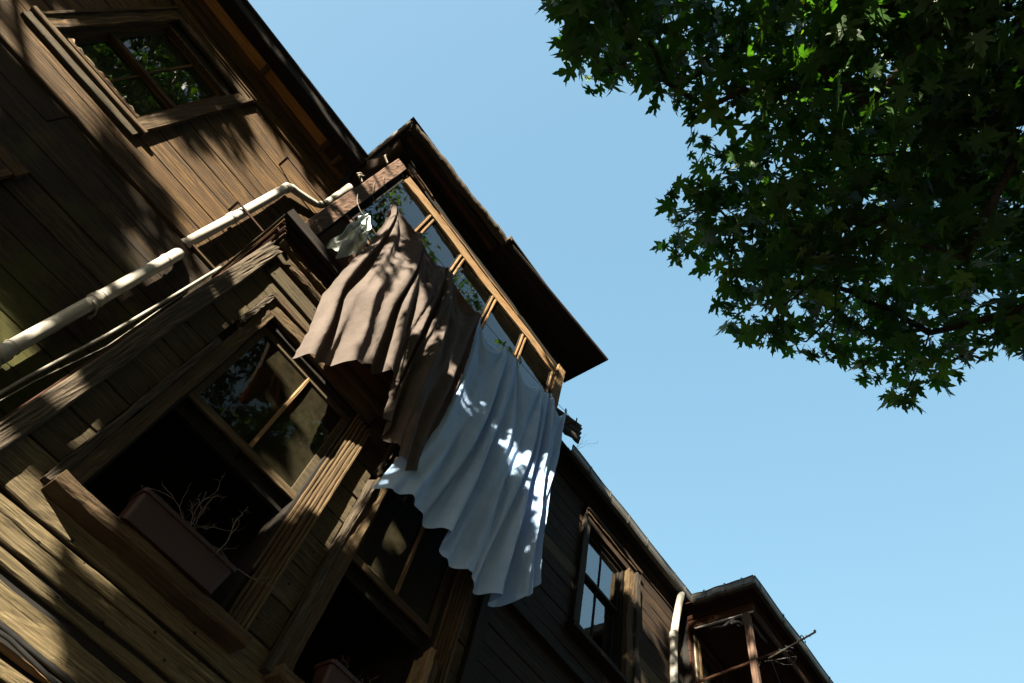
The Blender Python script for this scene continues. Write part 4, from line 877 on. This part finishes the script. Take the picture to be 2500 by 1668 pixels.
CL = [(-0.34,0.33,4.51,0.13),(-0.26,0.38,4.39,0.13),(-0.2,0.47,4.66,0.13),(-0.01,0.46,4.44,0.13),(0.09,0.47,4.36,0.13),(0.26,0.47,4.66,0.13),(0.3,0.43,5.13,0.13),(0.43,0.33,6.6,0.15),(0.59,0.3,6.53,0.15),(0.62,0.24,5.44,0.15),(0.78,0.15,6.07,0.15),(0.9,0.13,5.55,0.15),(0.95,0.02,5.35,0.15),(0.94,-0.18,5.21,0.15),(1.22,-0.27,5.43,0.15),(1.78,-0.27,6.85,0.15),(1.82,0,6.66,0.15),(1.71,0.18,6.61,0.15),(1.52,0.31,6.6,0.15),(1.42,0.42,5.39,0.15),(1.58,0.56,5.62,0.15),(1.87,0.76,6.25,0.15),(2.13,0.95,6.46,0.15),(2.35,0.81,6.71,0.15),(2.57,0.77,6.76,0.15),(2.13,0.56,5.17,0.15),(2.89,0.75,6.21,0.15),(3.17,0.89,6.34,0.15),(3.17,0.72,6.01,0.15),(2.96,0.53,5.36,0.15),(3.5,0.38,5.95,0.15),(3.17,0.18,5.18,0.15),(4.38,0.04,6.87,0.15),(4.6,0.06,6.73,0.15),(4.32,-0.2,6.1,0.15),(4.26,-0.13,5.6,0.15),(5.14,-0.43,6.82,0.15),(4.49,-0.64,6.14,0.15),(4.8,-0.83,6.76,0.15),(4.61,-0.93,6.7,0.15),(4.31,-1.04,6.02,0.15),(4.29,-1.13,5.83,0.15),(4.68,-1.34,6.2,0.15),(4.54,-1.39,5.86,0.15),(4.15,-1.38,5.32,0.15),(4.41,-1.57,5.61,0.15),(5.25,-1.99,6.63,0.15),(4.06,-1.63,5.09,0.15),(4.09,-1.74,5.09,0.15),(5.06,-2.26,6.25,0.15),(4.53,-2.12,5.56,0.15),(4.98,-2.43,6.07,0.15),(4.91,-2.49,5.94,0.15),(4.73,-2.49,5.69,0.15),(5.86,-3.19,6.99,0.15),(0.75,-0.3,6.07,0.3),(1.24,-2.35,4.9,0.3),(-0.32,-0.97,6.25,0.3),(4.11,-2.18,5.5,0.3),(0.23,-0.71,6.41,0.3),(1.12,-2.15,7.09,0.3),(1.13,-1.14,8.95,0.3),(2.37,-1.25,5.79,0.3),(2.51,-2.29,6.48,0.3),(2.14,-0.87,7.33,0.3),(2.3,-1.79,4.85,0.3),(3.74,-0.6,6.79,0.3),(3.8,-1.08,6.07,0.3),(0.28,0.05,8.7,0.3),(4.72,-1.84,8.77,0.3),(3.2,-2.03,4.88,0.3),(2.54,-3.24,8.61,0.3),(3.5,-0.83,6.38,0.3),(-0.15,-0.47,6.77,0.3),(4.34,-1.83,6.29,0.3),(4.5,-3.04,8.75,0.3),(2.27,-1.4,6.27,0.3),(0.86,-1.48,7.17,0.3),(3.63,-3.52,8.75,0.3),(1.8,-1.15,6.26,0.3),(0.47,-1.39,5.75,0.3),(-0.24,-0.28,5.64,0.3),(0.94,-3,7.63,0.3),(4.01,-2.41,7.56,0.3),(2.34,-2.48,6.1,0.3),(4.27,-2.14,8.74,0.3),(4.11,-3.38,7.85,0.3),(1.91,-0.02,5.03,0.3),(2.11,-2.4,5.43,0.3),(1,-2.17,5.41,0.3),(2.42,-0.84,6.39,0.3),(2.52,-3.59,7.98,0.3),(1.19,-1.85,8.24,0.3),(3.66,-3.62,8.45,0.3),(3.14,-0.76,8.69,0.3),(1.24,-1.35,4.96,0.3),(2.18,-1.49,5.83,0.3),(2.73,-1.07,6.01,0.3),(0.76,-1.59,6.1,0.3),(-0.14,0.31,5.65,0.3),(0.91,-1.61,5.05,0.3),(3.82,-2.02,5.75,0.3),(2.87,-0.13,6.99,0.3),(1.85,0.35,5.32,0.3),(1.7,-2.38,5.74,0.3),(3.99,-3.53,8.61,0.3),(0.3,-0.94,6.56,0.3),(2.15,0.21,6.33,0.3),(5.03,-0.99,8.35,0.3),(3.57,-3.95,8.14,0.3),(3.58,-0.38,6.01,0.3),(1.62,-0.04,5.03,0.3),(-0.27,0.23,4.93,0.3),(1.38,-3.14,5.99,0.3),(1.82,-2.18,5.46,0.3),(2.23,-2.45,7.44,0.3),(2.65,-3.37,7.22,0.3),(-0.4,-0.31,5.16,0.3),(3.5,-2.84,7.02,0.3),(0.85,-1.37,4.96,0.3),(-0.07,-0.24,6.97,0.3),(4.03,-1.51,6.23,0.3),(3.41,-1.55,6.23,0.3),(0.04,-1.44,6.54,0.3),(0.17,-0.33,6.58,0.3),(1.98,-0.44,6.67,0.3),(2.27,-2.2,8.09,0.3),(1.88,-1.63,5,0.3),(4.34,-3.52,7.85,0.3),(2.64,-0.77,4.84,0.3),(1.55,-2.21,7.62,0.3),(0.49,0.15,7.63,0.3),(2.04,-0.92,5.42,0.3),(0.9,-2.4,6.22,0.3),(-0.27,-0.73,5.61,0.3),(1.78,-3.85,7.81,0.3),(0.6,-1.77,8.29,0.3),(2.29,-0.58,5.03,0.3),(0.53,-2.28,6.82,0.3),(2.25,-3.69,7.37,0.3),(2.48,-1.42,5.79,0.3),(2.6,-1.66,5.85,0.3),(1.33,-2.13,4.96,0.3),(0.41,-1.81,6.4,0.3),(3.34,-3.42,7.32,0.3),(-0.12,-0.85,6.14,0.3),(1.07,-0.64,5.08,0.3),(0.92,-0.58,6,0.3),(0.52,-0.05,5.78,0.3),(0.14,-1.09,5.46,0.3),(1.92,-2.07,5.44,0.3),(-0.16,-1.12,6.29,0.3),(4.5,-1.16,7.55,0.3),(1.9,-0.63,5.93,0.3),(1.58,-2.45,6.46,0.3),(5.98,-2.31,8.79,0.3),(1.43,-1.89,5.86,0.3),(2.7,-2.3,5.97,0.3),(1.42,-2.47,6.19,0.3),(-0.64,-0.81,7.05,0.3),(0.95,-2.08,6.29,0.3),(2.19,-2.16,6.4,0.3),(3.47,-1.77,5.53,0.3),(2.43,0.21,6.14,0.3),(1.94,-1.76,5.72,0.3),(0.57,-1.82,6.06,0.3),(2.22,-2.41,6.63,0.3),(3.38,-3.92,8.44,0.3),(4.57,-1.6,7.45,0.3),(4.86,-3.51,8.09,0.3),(2.47,-0.92,5.84,0.3),(1.92,-1.34,4.86,0.3),(0.59,-1.47,8.01,0.3),(0.85,-0.67,5.15,0.3),(4.17,-2.77,8.51,0.3),(2.75,0.35,6.17,0.3),(2.13,-1.76,7.41,0.3),(4.51,-2.04,7.33,0.3),(1.03,-1.91,5.64,0.3),(4.23,-0.36,6.34,0.3),(3.35,-2.34,6.31,0.3),(2.16,-2.72,6.37,0.3),(3.55,-1.79,8.02,0.3),(1.05,-1.21,5.39,0.3),(2.59,-2.5,5.56,0.3),(4.11,-1.8,6.31,0.3),(-0.36,-0.52,6.47,0.3),(0.84,-2.62,8.16,0.3),(1.3,-2.13,6.07,0.3),(3.26,-0.19,6.01,0.3),(2.46,-3.47,7.32,0.3),(1.39,-3.2,6.9,0.3),(4.27,-2.52,7.59,0.3),(1.97,-3.18,7.02,0.3),(3.96,-1.42,5.41,0.3),(3.16,-2.73,7.45,0.3),(2.87,-1.52,7.74,0.3),(1.22,-2.33,5.16,0.3),(2.55,-3.68,7.37,0.3),(2.42,-3.02,8.94,0.3),(4.02,-2.35,8.37,0.3),(0.64,-1.09,6.9,0.3),(2.28,-0.02,5.13,0.3),(0.32,-1.41,5.48,0.3),(0.13,-1,6.66,0.3),(3.76,-0.12,6.17,0.3),(2.67,0.38,5.22,0.3),(3.51,-0.44,8.56,0.3),(4.04,-2.55,5.87,0.3),(0.95,-0.62,8.3,0.3),(-0.22,-0.05,4.72,0.3),(2.64,-1.97,5.92,0.3),(4.53,-2.59,6.33,0.3),(4.62,-2.72,7.25,0.3),(2.84,-2.05,5.17,0.3),(-0.13,-1.51,7.53,0.3),(0.87,-2.2,4.94,0.3),(6.13,-3.33,8.67,0.3),(4.55,-1.96,6.12,0.3),(1.01,-2.85,6.84,0.3),(2.13,-1.64,6.16,0.3),(2.49,-1.11,7.38,0.3),(0.64,-1.91,7.12,0.3),(3.64,-1.95,6.77,0.3),(1.38,-2.63,5.16,0.3),(3.03,-1.03,6.28,0.3),(0.09,-0.73,7.71,0.3),(1.61,-3.12,8.36,0.3),(3.83,-1.54,6.46,0.3),(0.61,-0.25,7.8,0.3),(1.33,-1.44,5.87,0.3),(1.75,-1.56,8.46,0.3),(0.47,-0.74,6.2,0.3),(1.17,-0.44,5.38,0.3),(0.74,-1.98,5.64,0.3),(1.59,-3.47,7.82,0.3),(2.83,0.12,6.03,0.3),(0.19,0.21,5.48,0.3),(3.35,-1.65,5.86,0.3),(1.27,-2.44,5.72,0.3),(2.08,-1.4,6.74,0.3),(2.48,-0.35,5.42,0.3),(0.78,-2.7,7.77,0.3),(-0.15,0.06,4.65,0.3),(1.9,-2.43,4.85,0.3),(3.14,-2.04,5.16,0.3),(2.14,-1.85,6.47,0.3),(4.49,-1.27,8.75,0.3),(1.23,-0.91,5.54,0.3),(1.78,-0.93,7.39,0.3),(1.5,-1.42,5.85,0.3),(3.74,-0.55,5.61,0.3),(0.5,-1.77,4.81,0.3),(1.94,-4.08,8.61,0.3),(1.19,-1.44,4.8,0.3),(3.63,-1.23,5.25,0.3),(3.1,-1.25,6.29,0.3),(4.04,-2.3,6.69,0.3),(1,-1.06,5.74,0.3),(2.05,-2.58,5.8,0.3),(1.83,0.22,6.22,0.3),(0.35,-1.65,7.47,0.3),(3.07,-1.99,5.26,0.3),(1.44,-0.77,4.83,0.3),(0.71,-1.71,6.14,0.3),(2.2,-1.55,5,0.3),(2.79,-0.88,4.87,0.3),(-0.41,0.08,4.92,0.3),(1.12,-1.47,5.51,0.3),(1.48,-0.57,5.78,0.3),(0.91,-2.16,7.15,0.3),(0.23,-2.13,8.36,0.3),(3.04,-2.83,6.15,0.3),(2.48,-2.16,5.07,0.3),(0.05,0.42,5.51,0.3),(2.46,-0.16,5.2,0.3),(0.72,-1.05,5.86,0.3),(3.95,-1.91,5.86,0.3),(5.11,0.18,8.94,0.3),(1.8,-2.75,5.83,0.3),(2.51,-2,6.72,0.3),(1.36,-1.46,8.92,0.3),(4.32,-0.02,8.69,0.3),(0.5,-1.11,5,0.3),(1.9,-2.76,7.67,0.3)]
r9 = random.Random(17)
for _ in range(26):                                    # the high crown, mirrored in the bay panes
    CL.append((r9.uniform(-.3, 7.5), r9.uniform(-4.5, -2.0), r9.uniform(14, 20), .55))
grow_tree('plane_tree', (2.3, -4.6, -1.6), (2.5, -3.2, 5.0), CL, 42, .165, 'big plane tree with lobed dark green leaves overhanging the street', 300, 21)
# more crowns out of the picture, up the street and across it: the nearest stands between the low sun and the fronts and dapples them with foliage shaped for it; the others are added to block sky light
LVS, LFS = [(0, .3, 0), (.0, .0, 0), (.3, -.08, -.02), (.5, .08, -.05), (.28, .2, 0), (.66, .44, -.06), (.24, .46, 0), (.0, 1.05, -.1), (-.24, .46, 0), (-.66, .44, -.06), (-.28, .2, 0), (-.5, .08, -.05), (-.3, -.08, -.02)], [(0, k, k % 12 + 1) for k in range(1, 13)]
LV_, LF_ = LV, LF
LV, LF = LVS, LFS
# where the photograph's sun flecks lie: (x, y, z, half width, half height) on the fronts and on the laundry
GAPS = [(-.4, 4.4, 7.4, .1, .3), (.15, 3.55, 1.55, .85, .62), (-.05, 3.55, 4.5, .35, .38), (-.25, 3.5, 2.3, .25, .35), (1.33, 3.5, 3.45, .14, .65), (-.16, 3.45, 6.7, .22, .85), (.8, 3.42, 7.45, .9, .2), (2.5, 3.42, 7.45, .95, .2), (3.3, 3.45, 7.2, .25, .5),
        (-.66, 4.3, 3.0, .3, 1.0), (-.66, 4.3, 4.2, .3, .8), (-.74, 4.4, 6.1, .2, .9), (-.42, 4.33, 3.4, .12, .9), (-1.25, 4.5, 7.0, .35, .4), (-1.5, 4.5, 5.9, .2, .3), (-2.6, 4.45, 5.5, .5, .1), (.85, 3.05, 4.75, .12, .28), (.5, 3.1, 5.7, .12, .3), (1.5, 3.1, 4.7, .08, .5), (.45, 3.0, 4.1, .12, .3), (1.45, 3.1, 5.2, .1, .4), (3.3, 3.1, 4.4, .08, .9), (2.7, 3.1, 5.2, .02, .4), (.75, 3.6, 3.45, .1, .3), (2.33, 3.6, 3.5, .1, .4),
        (7.3, 4.3, 7.0, .7, .4), (6.2, 4.0, 7.65, 2.2, .12), (8.1, 3.2, 6.4, .2, .5), (8.05, 3.8, 7.3, .2, .15)]
DENSE = [(2.4, 3.1, 5.0, .5, 1.0, 26), (2.9, 3.1, 4.4, .3, .7, 10), (1.9, 3.1, 4.2, .3, .5, 10), (1.7, 3.5, 1.6, .9, .8, 44), (1.0, 3.5, 2.5, .6, .5, 30), (2.3, 3.5, 3.0, .7, .9, 24), (.35, 3.5, 3.0, .35, .5, 16), (.75, 3.45, 2.2, .35, .3, 14), (.3, 3.5, 2.6, .3, .5, 8), (1.5, 3.5, 2.6, .3, .6, 8), (.0, 3.55, 3.1, .3, .7, 14), (.3, 3.5, 3.3, .3, .6, 8), (-2.8, 4.5, 6.4, 1.2, 1.4, 26), (-2.2, 4.4, 3.8, 1.5, 1.2, 24), (2.2, 3.5, 3.0, .8, 1.0, 16), (.7, 3.1, 5.6, .4, .4, 8), (1.3, 3.1, 4.6, .2, .8, 8), (1.5, 3.5, 2.3, 1.2, .75, 34), (2.4, 3.1, 5.2, .7, 1.1, 22), (-2.4, 4.5, 6.5, .8, .8, 16), (-1.7, 4.4, 4.0, 1.3, .9, 26), (5.8, 4.3, 6.2, 1.2, 1.3, 20), (.7, 3.6, 2.7, .5, .5, 12), (.5, 3.5, 3.4, .5, .5, 6)]
def sunspot(x, y, z):
    """where the shadow of a point lands on the plane y = 3.8 of the house fronts"""
    t = (3.8 - y) / SUN.y; return x + SUN.x * t, z + SUN.z * t
GS = [(*sunspot(*g[:3]), g[3], g[4]) for g in GAPS]
def crown(seed, n, c, rad, cr):
    r = random.Random(seed); out = []
    while len(out) < n:
        o = V((r.uniform(-1, 1), r.uniform(-1, 1), r.uniform(-1, 1)))
        if o.length <= 1: out.append((c[0] + o.x * rad[0], c[1] + o.y * rad[1], c[2] + o.z * rad[2], cr))
    return out
def shading_crown(seed, n, cr):
    r = random.Random(seed); out = []
    def put(x, z):
        if any(((x - g[0]) / (g[2] + cr * 1.25)) ** 2 + ((z - g[1]) / (g[3] + cr * 1.25)) ** 2 < 1 for g in GS): return
        t = r.uniform(6.5, 11.5)
        while t < 26:                                  # branches nearer than this would hang into the picture
            p = V((x, 3.8, z)) - SUN * t; f = p.dot(_f)
            if f < .3 or abs(p.dot(_r)) - 1.1 > f * .8 or abs(p.dot(_d)) - 1.1 > f * .54: out.append((*p, cr)); return
            t += 1.5
    for _ in range(n): put(r.uniform(-4.5, 9.5), r.uniform(-.5, 8.6))
    for x, y, z, rx, rz, k in DENSE:
        sx, sz = sunspot(x, y, z)
        for _ in range(k): put(sx + r.gauss(0, .55) * rx, sz + r.gauss(0, .55) * rz)
    return out
grow_tree('plane_tree', (-12.5, -4.2, -1.6), (-11.5, -2.2, 4.6), shading_crown(8, 330, .3), 75, .18, 'plane tree up the street, out of the picture, dappling the house fronts', 0, 33)
grow_tree('plane_tree', (-4.5, -7.6, -1.6), (-4.4, -7.0, 3.0), crown(9, 260, (-4.0, -5.6, 10.0), (5.5, 2.8, 8.2), .62) + crown(12, 130, (-6.0, -3.2, 17.0), (4.8, 2.4, 4.6), .62), 24, .26, 'plane tree straight across the street from the middle house, out of the picture, added to block sky light and fill pane reflections', 0, 34)
grow_tree('plane_tree', (6.5, -8.4, -1.6), (6.3, -7.8, 3.0), crown(10, 300, (6.0, -7.2, 8.6), (5.4, 2.4, 7.2), .6), 24, .26, 'plane tree across the street from the far red-brown house, out of the picture, added to block sky light', 0, 35)
grow_tree('plane_tree', (17, -2.5, -1.6), (17, -2, 2.0), crown(14, 160, (17.0, -1.2, 5.0), (2.6, 5.0, 3.4), .6), 22, .26, 'plane tree added to block sky light at the far end of the street, below the picture', 0, 36)
